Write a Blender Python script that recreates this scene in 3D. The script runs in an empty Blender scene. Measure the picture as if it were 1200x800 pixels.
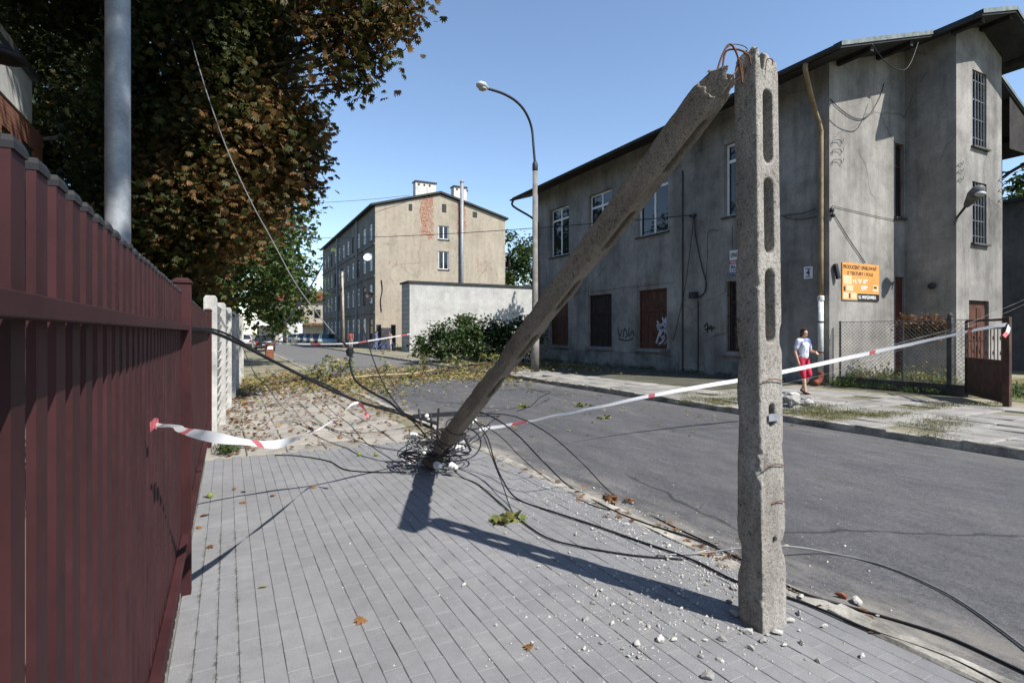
import bpy, bmesh, math, random
import numpy as np
from math import sin, cos, tan, pi, radians, atan2, sqrt
from mathutils import Vector, Matrix, noise

random.seed(7); np.random.seed(7)
SC = bpy.context.scene
COL = SC.collection

# ------------------------------------------------------------------ camera, sky, sun, exposure
H = 1.60; F = 648.0; TH = radians(27.2); HOR = 390.0
cam_d = bpy.data.cameras.new('camera'); cam = bpy.data.objects.new('camera', cam_d); COL.objects.link(cam)
cam.location = (0, 0, H); cam.rotation_euler = (radians(90), 0, -TH)
cam_d.sensor_width = 36.0; cam_d.lens = F/1200*36; cam_d.shift_y = -10/1200
cam_d.clip_start = 0.02; cam_d.clip_end = 3000
SC.camera = cam

SUN = Vector((1.04, -2.35, 3.05)).normalized()
elev = math.asin(SUN.z)
world = bpy.data.worlds.new('World'); SC.world = world; world.use_nodes = True
wn = world.node_tree.nodes; wl = world.node_tree.links
bg = wn['Background']; sky = wn.new('ShaderNodeTexSky'); sky.sky_type = 'NISHITA'
sky.sun_disc = False; sky.sun_elevation = elev; sky.sun_rotation = atan2(SUN.x, SUN.y)
sky.air_density = 1.0; sky.dust_density = 0.25; sky.ozone_density = 1.8; sky.altitude = 150
wl.new(sky.outputs[0], bg.inputs[0]); bg.inputs[1].default_value = 0.12
sun_d = bpy.data.lights.new('sun', 'SUN'); sun_d.energy = 5.0; sun_d.angle = radians(0.53); sun_d.color = (1.0, 0.955, 0.89)
sun = bpy.data.objects.new('sun', sun_d); COL.objects.link(sun)
sun.rotation_euler = SUN.to_track_quat('Z', 'Y').to_euler(); sun.location = SUN*60
SC.view_settings.view_transform = 'Standard'; SC.view_settings.look = 'None'
SC.view_settings.gamma = 1.0; SC.view_settings.exposure = 0.85; SC.view_settings.use_curve_mapping = False

# ------------------------------------------------------------------ pixel -> place (a pixel gives a direction, the surface it meets gives the distance)
CT, ST = cos(TH), sin(TH)
def dp(px, py, d):
    l = (px-600)/F*d
    return Vector((l*CT+d*ST, -l*ST+d*CT, H+(HOR-py)/F*d))
def gz(px, py, z=0.0):
    return dp(px, py, (H-z)*F/(py-HOR))
def onX(px, py, X):
    u = dp(px, py, 1.0); return dp(px, py, X/u.x)
def onY(px, py, Y):
    u = dp(px, py, 1.0); return dp(px, py, Y/u.y)
def proj(p):
    l = p[0]*CT-p[1]*ST; d = p[0]*ST+p[1]*CT
    return (600+F*l/d, HOR-F*(p[2]-H)/d, d)

# ------------------------------------------------------------------ object helpers
ORG = {}
def tag(o, label=None, cat=None, group=None, kind=None):
    if label: o['label'] = label
    if cat: o['category'] = cat
    if group: o['group'] = group
    if kind: o['kind'] = kind
    return o
def thing(name, label, cat, loc=(0,0,0), rz=0.0, group=None):
    o = bpy.data.objects.new(name, None); o.empty_display_size = 0.1; COL.objects.link(o)
    o.location = loc; o.rotation_euler = (0, 0, rz); ORG[o.name] = Vector(loc)
    return tag(o, label, cat, group)
def link(name, me, parent=None, loc=None):
    o = bpy.data.objects.new(name, me); COL.objects.link(o)
    if parent is not None: o.parent = parent
    if loc is not None: o.location = loc
    return o
def copy_tree(o, parent=None):
    c = o.copy(); COL.objects.link(c); c.parent = parent
    for ch in list(o.children): copy_tree(ch, c)
    return c

class MB:
    def __init__(s): s.v = []; s.f = []
    def add(s, vs, fs):
        n = len(s.v); s.v += [tuple(v) for v in vs]; s.f += [tuple(i+n for i in f) for f in fs]; return s
    def box(s, a, b):
        x0,y0,z0 = [min(p,q) for p,q in zip(a,b)]; x1,y1,z1 = [max(p,q) for p,q in zip(a,b)]
        return s.add([(x0,y0,z0),(x1,y0,z0),(x1,y1,z0),(x0,y1,z0),(x0,y0,z1),(x1,y0,z1),(x1,y1,z1),(x0,y1,z1)],
                     [(0,3,2,1),(4,5,6,7),(0,1,5,4),(1,2,6,5),(2,3,7,6),(3,0,4,7)])
    def quad(s, *p): return s.add(p, [tuple(range(len(p)))])
    def bar(s, p, q, w, h, up=(0,0,1)):
        p = Vector(p); q = Vector(q); d = (q-p).normalized(); u = Vector(up)
        r = d.cross(u)
        if r.length < 1e-4: r = d.cross(Vector((0,1,0)))
        r.normalize(); u = r.cross(d)
        vs = [b + r*w/2*i + u*h/2*j for b in (p, q) for i, j in ((-1,-1),(1,-1),(1,1),(-1,1))]
        return s.add(vs, [(0,1,2,3),(7,6,5,4),(4,5,1,0),(5,6,2,1),(6,7,3,2),(7,4,0,3)])
    def tube(s, pts, r, n=8, caps=True):
        pts = [Vector(p) for p in pts]; k = len(pts)
        rs = r if isinstance(r, (list, tuple)) else [r]*k
        base = len(s.v); prev = None
        for i in range(k):
            t = (pts[min(i+1,k-1)] - pts[max(i-1,0)])
            if t.length < 1e-9: t = Vector((0,0,1))
            t.normalize()
            if prev is None:
                a = Vector((0,0,1)) if abs(t.z) < .9 else Vector((1,0,0)); u = t.cross(a).normalized()
            else:
                u = prev - t*prev.dot(t)
                if u.length < 1e-6: u = t.cross(Vector((0,0,1)) if abs(t.z)<.9 else Vector((1,0,0)))
                u.normalize()
            prev = u; w = t.cross(u)
            for j in range(n):
                a = 2*pi*j/n; s.v.append(tuple(pts[i]+(u*cos(a)+w*sin(a))*rs[i]))
        for i in range(k-1):
            for j in range(n):
                a = base+i*n+j; b = base+i*n+(j+1)%n; s.f.append((a, b, b+n, a+n))
        if caps:
            s.f.append(tuple(base+j for j in range(n-1,-1,-1))); s.f.append(tuple(base+(k-1)*n+j for j in range(n)))
        return s
    def lathe(s, prof, c=(0,0,0), n=16, axis='Z'):
        base = len(s.v); c = Vector(c)
        for r, z in prof:
            for j in range(n):
                a = 2*pi*j/n
                p = {'Z':(r*cos(a), r*sin(a), z), 'Y':(r*cos(a), z, r*sin(a)), 'X':(z, r*cos(a), r*sin(a))}[axis]
                s.v.append(tuple(c+Vector(p)))
        m = len(prof)
        for i in range(m-1):
            for j in range(n):
                a = base+i*n+j; b = base+i*n+(j+1)%n; s.f.append((a,b,b+n,a+n))
        s.f.append(tuple(base+j for j in range(n-1,-1,-1))); s.f.append(tuple(base+(m-1)*n+j for j in range(n)))
        return s
    def ell(s, c, r, nu=14, nv=9):
        c = Vector(c); r = (r,r,r) if not hasattr(r,'__len__') else r
        prof = [(sin(pi*i/nv), -cos(pi*i/nv)) for i in range(nv+1)]
        base = len(s.v)
        for a, z in prof:
            a = max(a, .02)
            for j in range(nu):
                t = 2*pi*j/nu; s.v.append((c.x+r[0]*a*cos(t), c.y+r[1]*a*sin(t), c.z+r[2]*z))
        for i in range(nv):
            for j in range(nu):
                a = base+i*nu+j; b = base+i*nu+(j+1)%nu; s.f.append((a,b,b+nu,a+nu))
        s.f.append(tuple(base+j for j in range(nu-1,-1,-1))); s.f.append(tuple(base+nv*nu+j for j in range(nu)))
        return s
    def prism(s, poly, fn, a, b):
        n = len(poly); vs = [fn(u,v,a) for u,v in poly]+[fn(u,v,b) for u,v in poly]
        return s.add(vs, [tuple(range(n)), tuple(range(2*n-1,n-1,-1))]+[(i,(i+1)%n,n+(i+1)%n,n+i) for i in range(n)])
    def mesh(s, name, org=(0,0,0), smooth=False, fix=True):
        me = bpy.data.meshes.new(name); o = Vector(org)
        me.from_pydata([(v[0]-o.x, v[1]-o.y, v[2]-o.z) for v in s.v], [], s.f)
        if fix and len(s.f) < 60000:
            bm = bmesh.new(); bm.from_mesh(me); bmesh.ops.recalc_face_normals(bm, faces=bm.faces); bm.to_mesh(me); bm.free()
        if smooth: me.shade_smooth()
        return me
    def build(s, name, m, parent=None, smooth=False, loc=None, bevel=0, fix=True):
        """with a parent the points are in world space unless the parent sits at the origin; sub-parts share the root's origin"""
        org = Vector((0,0,0))
        if parent is not None: org = ORG.get(parent.name, Vector((0,0,0)))
        elif loc is not None: org = Vector(loc)
        me = s.mesh(name, org, smooth, fix)
        if m: me.materials.append(m)
        o = link(name, me, parent, loc if parent is None and loc is not None else None)
        ORG[o.name] = org
        if bevel:
            md = o.modifiers.new('bevel', 'BEVEL'); md.width = bevel; md.segments = 2; md.limit_method = 'ANGLE'; md.angle_limit = radians(40)
        return o

def applied(o):
    dg = bpy.context.evaluated_depsgraph_get(); dg.update()
    me = bpy.data.meshes.new_from_object(o.evaluated_get(dg)); o.modifiers.clear(); o.data = me
    return o
def smooth_path(pts, k=6):
    pts = [Vector(p) for p in pts]
    if len(pts) < 3: return pts
    out = []
    P = [pts[0]*2-pts[1]]+pts+[pts[-1]*2-pts[-2]]
    for i in range(1, len(P)-2):
        a,b,c,d = P[i-1],P[i],P[i+1],P[i+2]
        for j in range(k):
            t = j/k; out.append(.5*((2*b)+(c-a)*t+(2*a-5*b+4*c-d)*t*t+(3*b-a-3*c+d)*t**3))
    out.append(pts[-1]); return out
def sag(a, b, s, n=14):
    a = Vector(a); b = Vector(b)
    return [a.lerp(b, i/n) - Vector((0,0,4*s*(i/n)*(1-i/n))) for i in range(n+1)]

# ------------------------------------------------------------------ materials
MATS = {}
def newmat(name):
    m = bpy.data.materials.new(name); m.use_nodes = True; MATS[name] = m
    nt = m.node_tree; return m, nt.nodes, nt.links, nt.nodes['Principled BSDF']
def ramp(n, stops, interp='LINEAR'):
    r = n.new('ShaderNodeValToRGB'); cr = r.color_ramp; cr.interpolation = interp
    while len(cr.elements) < len(stops): cr.elements.new(.5)
    for e, (p, c) in zip(cr.elements, stops):
        e.position = p; e.color = (c[0], c[1], c[2], 1) if hasattr(c, '__len__') else (c, c, c, 1)
    return r
def coords(n, l, rnd=True):
    tc = n.new('ShaderNodeTexCoord')
    if not rnd: return tc.outputs['Object']
    oi = n.new('ShaderNodeObjectInfo'); ml = n.new('ShaderNodeMath'); ml.operation = 'MULTIPLY'; ml.inputs[1].default_value = 37.0
    l.new(oi.outputs['Random'], ml.inputs[0])
    ad = n.new('ShaderNodeVectorMath'); ad.operation = 'ADD'
    l.new(tc.outputs['Object'], ad.inputs[0]); l.new(ml.outputs[0], ad.inputs[1]); return ad.outputs[0]
def ntex(n, l, vec, scale, detail=5, rough=.6, sc=None):
    if sc is not None:
        mp = n.new('ShaderNodeMapping'); mp.inputs['Scale'].default_value = sc; l.new(vec, mp.inputs['Vector']); vec = mp.outputs[0]
    t = n.new('ShaderNodeTexNoise'); t.inputs['Scale'].default_value = scale; t.inputs['Detail'].default_value = detail
    t.inputs['Roughness'].default_value = rough; l.new(vec, t.inputs['Vector']); return t.outputs['Fac']
def mixc(n, l, fac, a, b, blend='MIX'):
    m = n.new('ShaderNodeMix'); m.data_type = 'RGBA'; m.blend_type = blend
    def put(i, v):
        if hasattr(v, 'is_output') or hasattr(v, 'links'): l.new(v, m.inputs[i])
        elif hasattr(v, '__len__'): m.inputs[i].default_value = (v[0], v[1], v[2], 1)
        else: m.inputs[i].default_value = v
    put(0, fac); put(6, a); put(7, b); return m.outputs[2]
def bump(n, l, bsdf, h, strength=.3, dist=.01, prev=None):
    b = n.new('ShaderNodeBump'); b.inputs['Strength'].default_value = strength; b.inputs['Distance'].default_value = dist
    l.new(h, b.inputs['Height'])
    if prev: l.new(prev, b.inputs['Normal'])
    l.new(b.outputs[0], bsdf.inputs['Normal']); return b.outputs[0]
def M(name, c, rough=.8, var=.18, scale=4, metal=0, bs=0, bscale=60, rnd=True, c2=None, spec=.3, speck=0, coat=0):
    """plain procedural material: colour with two scales of noise, fine bump"""
    if name in MATS: return MATS[name]
    m, n, l, b = newmat(name); v = coords(n, l, rnd)
    f1 = ntex(n, l, v, scale); f2 = ntex(n, l, v, scale*9, 4)
    c2 = c2 or tuple(x*(1-var*1.6) for x in c); hi = tuple(min(1, x*(1+var)) for x in c)
    r1 = ramp(n, [(.3, c2), (.7, hi)]); l.new(f1, r1.inputs[0])
    r2 = ramp(n, [(.25, 1-var*.8), (.75, 1+var*.3)]); l.new(f2, r2.inputs[0])
    col = mixc(n, l, 1.0, r1.outputs[0], r2.outputs[0], 'MULTIPLY')
    if speck:
        f3 = ntex(n, l, v, bscale, 2, .7); r3 = ramp(n, [(.35, 1-speck), (.65, 1+speck)]); l.new(f3, r3.inputs[0])
        col = mixc(n, l, 1.0, col, r3.outputs[0], 'MULTIPLY')
    l.new(col, b.inputs['Base Color'])
    b.inputs['Roughness'].default_value = rough; b.inputs['Metallic'].default_value = metal
    b.inputs['Specular IOR Level'].default_value = spec
    if coat: b.inputs['Coat Weight'].default_value = coat; b.inputs['Coat Roughness'].default_value = .08
    if bs: bump(n, l, b, ntex(n, l, v, bscale, 6, .65), bs, .006)
    return m

def leafmat(name, stops, trans=.3):
    m, n, l, b = newmat(name)
    at = n.new('ShaderNodeAttribute'); at.attribute_name = 'cv'
    r = ramp(n, stops); l.new(at.outputs['Fac'], r.inputs[0])
    l.new(r.outputs[0], b.inputs['Base Color']); b.inputs['Roughness'].default_value = .55; b.inputs['Specular IOR Level'].default_value = .25
    tr = n.new('ShaderNodeBsdfTranslucent'); l.new(r.outputs[0], tr.inputs[0])
    mx = n.new('ShaderNodeMixShader'); mx.inputs[0].default_value = trans
    l.new(b.outputs[0], mx.inputs[1]); l.new(tr.outputs[0], mx.inputs[2]); l.new(mx.outputs[0], n['Material Output'].inputs[0])
    return m

def plaster(name, c, dark, scale=.5, streak=.5, patch=None, blot=.5):
    """old render: broad stains, rain streaks, fine grain"""
    m, n, l, b = newmat(name); v = coords(n, l, False)
    big = ntex(n, l, v, scale, 7, .62); r1 = ramp(n, [(.32, dark), (.68, c)]); l.new(big, r1.inputs[0])
    st = ntex(n, l, v, 1.0, 7, .7, (1.7, 1.7, .22)); r2 = ramp(n, [(.3, 1-streak), (.55, 1.0), (.7, 1.05)]); l.new(st, r2.inputs[0])
    fi = ntex(n, l, v, 22, 6, .7); r3 = ramp(n, [(.25, .78), (.75, 1.12)]); l.new(fi, r3.inputs[0])
    col = mixc(n, l, 1, r1.outputs[0], r2.outputs[0], 'MULTIPLY'); col = mixc(n, l, 1, col, r3.outputs[0], 'MULTIPLY')
    mid = ntex(n, l, v, 3.1, 6, .65); r4 = ramp(n, [(.34, 1-blot*.3), (.5, 1.0), (.7, 1.06)]); l.new(mid, r4.inputs[0])
    col = mixc(n, l, 1, col, r4.outputs[0], 'MULTIPLY')
    pt = ntex(n, l, v, .42, 6, .55); r5 = ramp(n, [(.38, .86), (.41, 1.0), (.59, 1.0), (.61, 1.06)]); l.new(pt, r5.inputs[0])      # mended and peeled patches
    col = mixc(n, l, 1, col, r5.outputs[0], 'MULTIPLY')
    dn = n.new('ShaderNodeTexNoise'); dn.inputs['Scale'].default_value = 1.1; dn.inputs['Detail'].default_value = 7; l.new(v, dn.inputs['Vector'])
    vo = n.new('ShaderNodeTexVoronoi'); vo.feature = 'DISTANCE_TO_EDGE'; vo.inputs['Scale'].default_value = .55; l.new(mixc(n, l, .35, v, dn.outputs['Color']), vo.inputs['Vector'])
    rc = ramp(n, [(0, .5), (.010, 1)]); l.new(vo.outputs['Distance'], rc.inputs[0]); gt_ = ramp(n, [(.5, 0), (.58, .8)]); l.new(ntex(n, l, v, .31, 3), gt_.inputs[0])
    col = mixc(n, l, 1, col, mixc(n, l, gt_.outputs[0], (1, 1, 1), rc.outputs[0]), 'MULTIPLY')
    l.new(col, b.inputs['Base Color']); b.inputs['Roughness'].default_value = .92; b.inputs['Specular IOR Level'].default_value = .15
    h = mixc(n, l, .5, fi, mid); bump(n, l, b, h, .35, .02)
    return m, n, l, b, col

def brickmat(name, c1, c2, mortar, scale, v=None, bw=.25, rh=.075, axis=None, bumps=.5, ms=.012):
    m, n, l, b = newmat(name); vec = coords(n, l, False)
    mp = n.new('ShaderNodeMapping'); l.new(vec, mp.inputs[0])
    if axis == 'Y': mp.inputs['Rotation'].default_value = (radians(90), 0, 0)     # wall facing -Y: use x,z
    if axis == 'X': mp.inputs['Rotation'].default_value = (radians(90), 0, radians(90))
    cb = n.new('ShaderNodeCombineXYZ'); sp = n.new('ShaderNodeSeparateXYZ'); l.new(vec, sp.inputs[0])
    l.new(sp.outputs['X' if axis == 'Y' else 'Y'], cb.inputs[0]); l.new(sp.outputs['Z'], cb.inputs[1])
    t = n.new('ShaderNodeTexBrick'); l.new(cb.outputs[0], t.inputs['Vector']); t.inputs['Scale'].default_value = scale
    t.inputs['Color1'].default_value = (*c1, 1); t.inputs['Color2'].default_value = (*c2, 1); t.inputs['Mortar'].default_value = (*mortar, 1)
    t.inputs['Mortar Size'].default_value = ms; t.inputs['Brick Width'].default_value = bw; t.inputs['Row Height'].default_value = rh
    f = ntex(n, l, vec, 1.2, 6); r = ramp(n, [(.3, .75), (.7, 1.1)]); l.new(f, r.inputs[0])
    col = mixc(n, l, 1, t.outputs[0], r.outputs[0], 'MULTIPLY'); l.new(col, b.inputs['Base Color'])
    b.inputs['Roughness'].default_value = .9; b.inputs['Specular IOR Level'].default_value = .2
    inv = n.new('ShaderNodeMath'); inv.operation = 'SUBTRACT'; inv.inputs[0].default_value = 1; l.new(t.outputs['Fac'], inv.inputs[1])
    bump(n, l, b, inv.outputs[0], bumps, .01); return m

def paver_mat():
    m, n, l, b = newmat('paver concrete'); v = coords(n, l)
    at = n.new('ShaderNodeAttribute'); at.attribute_name = 'cv'; oi = n.new('ShaderNodeObjectInfo')
    ad = n.new('ShaderNodeMath'); ad.operation = 'ADD'; l.new(at.outputs['Fac'], ad.inputs[0]); l.new(oi.outputs['Random'], ad.inputs[1])
    fr = n.new('ShaderNodeMath'); fr.operation = 'FRACT'; l.new(ad.outputs[0], fr.inputs[0])
    r0 = ramp(n, [(0, (.200, .201, .206)), (.5, (.21, .21, .214)), (1, (.221, .220, .222))]); l.new(fr.outputs[0], r0.inputs[0])
    g = n.new('ShaderNodeNewGeometry')
    f1 = ntex(n, l, g.outputs['Position'], .9, 6); r1 = ramp(n, [(.3, .86), (.7, 1.1)]); l.new(f1, r1.inputs[0])
    f2 = ntex(n, l, g.outputs['Position'], 230, 3, .8); r2 = ramp(n, [(.28, .62), (.5, 1.0), (.72, 1.38)]); l.new(f2, r2.inputs[0])
    f3 = ntex(n, l, g.outputs['Position'], 8, 5, .7); r3 = ramp(n, [(.3, .88), (.7, 1.08)]); l.new(f3, r3.inputs[0])
    c = mixc(n, l, 1, r0.outputs[0], r1.outputs[0], 'MULTIPLY'); c = mixc(n, l, 1, c, r2.outputs[0], 'MULTIPLY'); c = mixc(n, l, 1, c, r3.outputs[0], 'MULTIPLY')
    l.new(c, b.inputs['Base Color']); b.inputs['Roughness'].default_value = .85; b.inputs['Specular IOR Level'].default_value = .25
    bump(n, l, b, f2, .5, .003); return m
def asphalt_mat():
    m, n, l, b = newmat('old asphalt'); g = n.new('ShaderNodeNewGeometry'); v = g.outputs['Position']
    f1 = ntex(n, l, v, .35, 6, .6, (1.6, .5, 1)); r1 = ramp(n, [(.3, (.070, .070, .074)), (.52, (.088, .087, .09)), (.72, (.112, .109, .106))]); l.new(f1, r1.inputs[0])
    f2 = ntex(n, l, v, 150, 3, .8); r2 = ramp(n, [(.28, .4), (.5, 1), (.72, 1.8)]); l.new(f2, r2.inputs[0])
    f4 = ntex(n, l, v, 42, 4, .75); r4 = ramp(n, [(.3, .60), (.5, 1), (.7, 1.45)]); l.new(f4, r4.inputs[0])
    f3 = ntex(n, l, v, 2.2, 7, .72, (2, .6, 1)); r3 = ramp(n, [(.3, .74), (.5, .98), (.7, 1.28)]); l.new(f3, r3.inputs[0])
    c = mixc(n, l, 1, r1.outputs[0], r2.outputs[0], 'MULTIPLY'); c = mixc(n, l, 1, c, r3.outputs[0], 'MULTIPLY'); c = mixc(n, l, 1, c, r4.outputs[0], 'MULTIPLY')
    vo = n.new('ShaderNodeTexVoronoi'); vo.feature = 'DISTANCE_TO_EDGE'; vo.inputs['Scale'].default_value = .36
    dn = n.new('ShaderNodeTexNoise'); dn.inputs['Scale'].default_value = 1.4; dn.inputs['Detail'].default_value = 6; l.new(v, dn.inputs['Vector'])
    av = mixc(n, l, .3, v, dn.outputs['Color']); l.new(av, vo.inputs['Vector'])
    rc = ramp(n, [(0, .30), (.007, 1)]); l.new(vo.outputs['Distance'], rc.inputs[0])
    gate = ramp(n, [(.43, 0), (.50, 1)]); l.new(ntex(n, l, v, .22, 2), gate.inputs[0])
    crack = mixc(n, l, gate.outputs[0], (1,1,1), rc.outputs[0]); c = mixc(n, l, 1, c, crack, 'MULTIPLY')
    sp = n.new('ShaderNodeSeparateXYZ'); l.new(v, sp.inputs[0])      # dust and sand swept to the gutters
    dust = n.new('ShaderNodeMapRange'); dust.inputs['From Min'].default_value = 3.9; dust.inputs['From Max'].default_value = 3.2; l.new(sp.outputs[0], dust.inputs[0])
    nz = ramp(n, [(.42, 0), (.62, .75)]); l.new(ntex(n, l, v, 1.6, 7, .7, (2.2, .6, 1)), nz.inputs[0])
    dm = n.new('ShaderNodeMath'); dm.operation = 'MULTIPLY'; l.new(dust.outputs[0], dm.inputs[0]); l.new(nz.outputs[0], dm.inputs[1])
    c = mixc(n, l, dm.outputs[0], c, (.34, .31, .26))
    d2 = n.new('ShaderNodeMapRange'); d2.inputs['From Min'].default_value = 7.9; d2.inputs['From Max'].default_value = 9.1; l.new(sp.outputs[0], d2.inputs[0])
    nz2 = ramp(n, [(.40, 0), (.66, .45)]); l.new(ntex(n, l, v, 1.1, 7, .7, (3.0, .35, 1)), nz2.inputs[0])
    dm2 = n.new('ShaderNodeMath'); dm2.operation = 'MULTIPLY'; l.new(d2.outputs[0], dm2.inputs[0]); l.new(nz2.outputs[0], dm2.inputs[1])
    c = mixc(n, l, dm2.outputs[0], c, (.22, .205, .18))
    stn = ramp(n, [(.62, 0), (.72, .35)]); l.new(ntex(n, l, v, .8, 5, .6), stn.inputs[0]); c = mixc(n, l, stn.outputs[0], c, (.05, .05, .052))
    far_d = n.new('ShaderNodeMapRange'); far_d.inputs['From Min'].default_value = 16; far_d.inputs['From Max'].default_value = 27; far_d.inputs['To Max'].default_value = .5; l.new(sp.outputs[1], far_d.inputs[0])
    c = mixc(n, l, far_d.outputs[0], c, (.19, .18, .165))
    l.new(c, b.inputs['Base Color']); b.inputs['Roughness'].default_value = .8; b.inputs['Specular IOR Level'].default_value = .3
    bump(n, l, b, f2, .6, .006); return m
def slab_mat(name, lo, hi, moss=(.2, .2, .12)):
    m, n, l, b = newmat(name); g = n.new('ShaderNodeNewGeometry'); v = g.outputs['Position']; oi = n.new('ShaderNodeObjectInfo')
    r0 = ramp(n, [(0, lo), (1, hi)]); l.new(oi.outputs['Random'], r0.inputs[0])
    f1 = ntex(n, l, v, 1.3, 7, .68); r1 = ramp(n, [(.3, .55), (.5, .95), (.7, 1.2)]); l.new(f1, r1.inputs[0])
    f2 = ntex(n, l, v, 60, 4, .8); r2 = ramp(n, [(.3, .78), (.7, 1.2)]); l.new(f2, r2.inputs[0])
    c = mixc(n, l, 1, r0.outputs[0], r1.outputs[0], 'MULTIPLY'); c = mixc(n, l, 1, c, r2.outputs[0], 'MULTIPLY')
    mo = ramp(n, [(.58, 0), (.72, .7)]); l.new(ntex(n, l, v, 2.3, 6, .7), mo.inputs[0]); c = mixc(n, l, mo.outputs[0], c, moss)
    vo = n.new('ShaderNodeTexVoronoi'); vo.feature = 'DISTANCE_TO_EDGE'; vo.inputs['Scale'].default_value = 1.3; l.new(v, vo.inputs['Vector'])
    rc = ramp(n, [(0, .45), (.02, 1)]); l.new(vo.outputs['Distance'], rc.inputs[0]); c = mixc(n, l, .35, c, mixc(n, l, 1, c, rc.outputs[0], 'MULTIPLY'))
    l.new(c, b.inputs['Base Color']); b.inputs['Roughness'].default_value = .92; b.inputs['Specular IOR Level'].default_value = .2
    bump(n, l, b, mixc(n, l, .5, f1, f2), .5, .012); return m
def aggregate_mat(name='weathered aggregate concrete', tint=(1,1,1)):
    m, n, l, b = newmat(name); v = coords(n, l, False)
    f1 = ntex(n, l, v, 2.4, 8, .68, (2.2,2.2,.7)); r1 = ramp(n, [(.3, (.175, .157, .136)), (.5, (.27, .25, .222)), (.7, (.37, .348, .312))]); l.new(f1, r1.inputs[0])
    vo = n.new('ShaderNodeTexVoronoi'); vo.inputs['Scale'].default_value = 125; l.new(v, vo.inputs['Vector'])
    sp = n.new('ShaderNodeSeparateColor'); l.new(vo.outputs['Color'], sp.inputs[0])
    r2 = ramp(n, [(0, .58), (.25, .88), (.6, 1.03), (1, 1.22)]); l.new(sp.outputs[0], r2.inputs[0])
    c = mixc(n, l, 1, r1.outputs[0], r2.outputs[0], 'MULTIPLY')
    f3 = ntex(n, l, v, 26, 5, .7); r3 = ramp(n, [(.33, .45), (.42, 1), (.7, 1.08)]); l.new(f3, r3.inputs[0])
    c = mixc(n, l, 1, c, r3.outputs[0], 'MULTIPLY'); c = mixc(n, l, 1, c, tint, 'MULTIPLY')
    l.new(c, b.inputs['Base Color']); b.inputs['Roughness'].default_value = .95; b.inputs['Specular IOR Level'].default_value = .15
    hm = mixc(n, l, .5, vo.outputs['Distance'], f3); bump(n, l, b, hm, .5, .006); return m
def glass(name='window glass', c=(.012, .014, .016)):
    if name in MATS: return MATS[name]
    m, n, l, b = newmat(name); b.inputs['Base Color'].default_value = (*c, 1); b.inputs['Roughness'].default_value = .03
    b.inputs['Specular IOR Level'].default_value = .6; v = coords(n, l); bump(n, l, b, ntex(n, l, v, .8, 2), .04, .05); return m

ASPHALT = asphalt_mat(); PAVER = paver_mat(); AGG = aggregate_mat(); AGG2 = aggregate_mat('brown aggregate concrete', (.80,.745,.69)); GLASS = glass()  # second aggregate is a darker, browner tint for the fallen half
SLAB = slab_mat('dusty pavement slab', (.25, .232, .205), (.35, .327, .288)); SLAB2 = slab_mat('broken pavement slab', (.23, .22, .205), (.33, .315, .29), (.12, .13, .06))
SAND = M('joint sand', (.20, .185, .16), .95, .3, 6, bs=.4, bscale=120)
DIRT = M('dusty soil', (.24, .21, .16), .95, .35, .8, bs=.5, bscale=40, c2=(.13,.13,.07))
KERB = M('kerb concrete', (.37, .35, .305), .92, .42, 3, bs=.5, bscale=90, speck=.15)
MAROON = M('maroon paint', (.052, .0175, .0190), .62, .24, 2.2, spec=.16, bs=.05, bscale=25)
CAPGREY = M('grey plastic cap', (.020, .019, .022), .6, .2, 8)
GALV = M('galvanised steel', (.30, .32, .345), .55, .22, 6, metal=.25, bs=.06, bscale=30)
PRECAST = M('precast concrete', (.50, .49, .46), .9, .25, 3, bs=.35, bscale=60, speck=.1)
DARKMETAL = M('dark metal', (.035, .035, .04), .5, .2, 6)
RUST = M('rusty steel', (.17, .075, .04), .85, .4, 9, bs=.3, bscale=70)
RUSTGATE = M('rusty brown paint', (.085, .04, .026), .7, .4, 6, bs=.2, bscale=40, c2=(.03,.018,.014))
BLACK = M('black cable rubber', (.014, .014, .016), .5, .2, 9)
GREYCABLE = M('grey cable', (.20, .20, .205), .5, .2, 9)
PORCELAIN = M('white porcelain', (.72, .71, .68), .25, .1, 9)
WHITE = M('white frame plastic', (.72, .73, .75), .35, .06, 5)
WHITEPVC = M('white pipe plastic', (.66, .66, .63), .4, .2, 5)
SHUTTER = M('brown board', (.105, .042, .026), .75, .3, 3, bs=.25, bscale=30)
# ------------------------------------------------------------------ ground, road, pavements
FX = -0.25              # street face of the maroon fence
KX0, KX1 = 3.05, 3.20   # near kerb
RX1 = 9.12; FZ = 0.08   # far kerb, far pavement level
RZ = -0.035
PY1 = 8.0               # grey pavers end here, old slabs go on

g = MB()
g.quad((-900,-900,-.10),(900,-900,-.10),(900,900,-.10),(-900,900,-.10))
tag(g.build('ground', M('rough grass and soil', (.115,.125,.05), .95, .4, .15, bs=.6, bscale=20, c2=(.15,.13,.08), rnd=False)), kind='structure')
r = MB(); r.quad((KX1-.02,-60,RZ),(RX1+.02,-60,RZ),(RX1+.02,300,RZ),(KX1-.02,300,RZ))
tag(r.build('road', ASPHALT), kind='structure')

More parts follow.
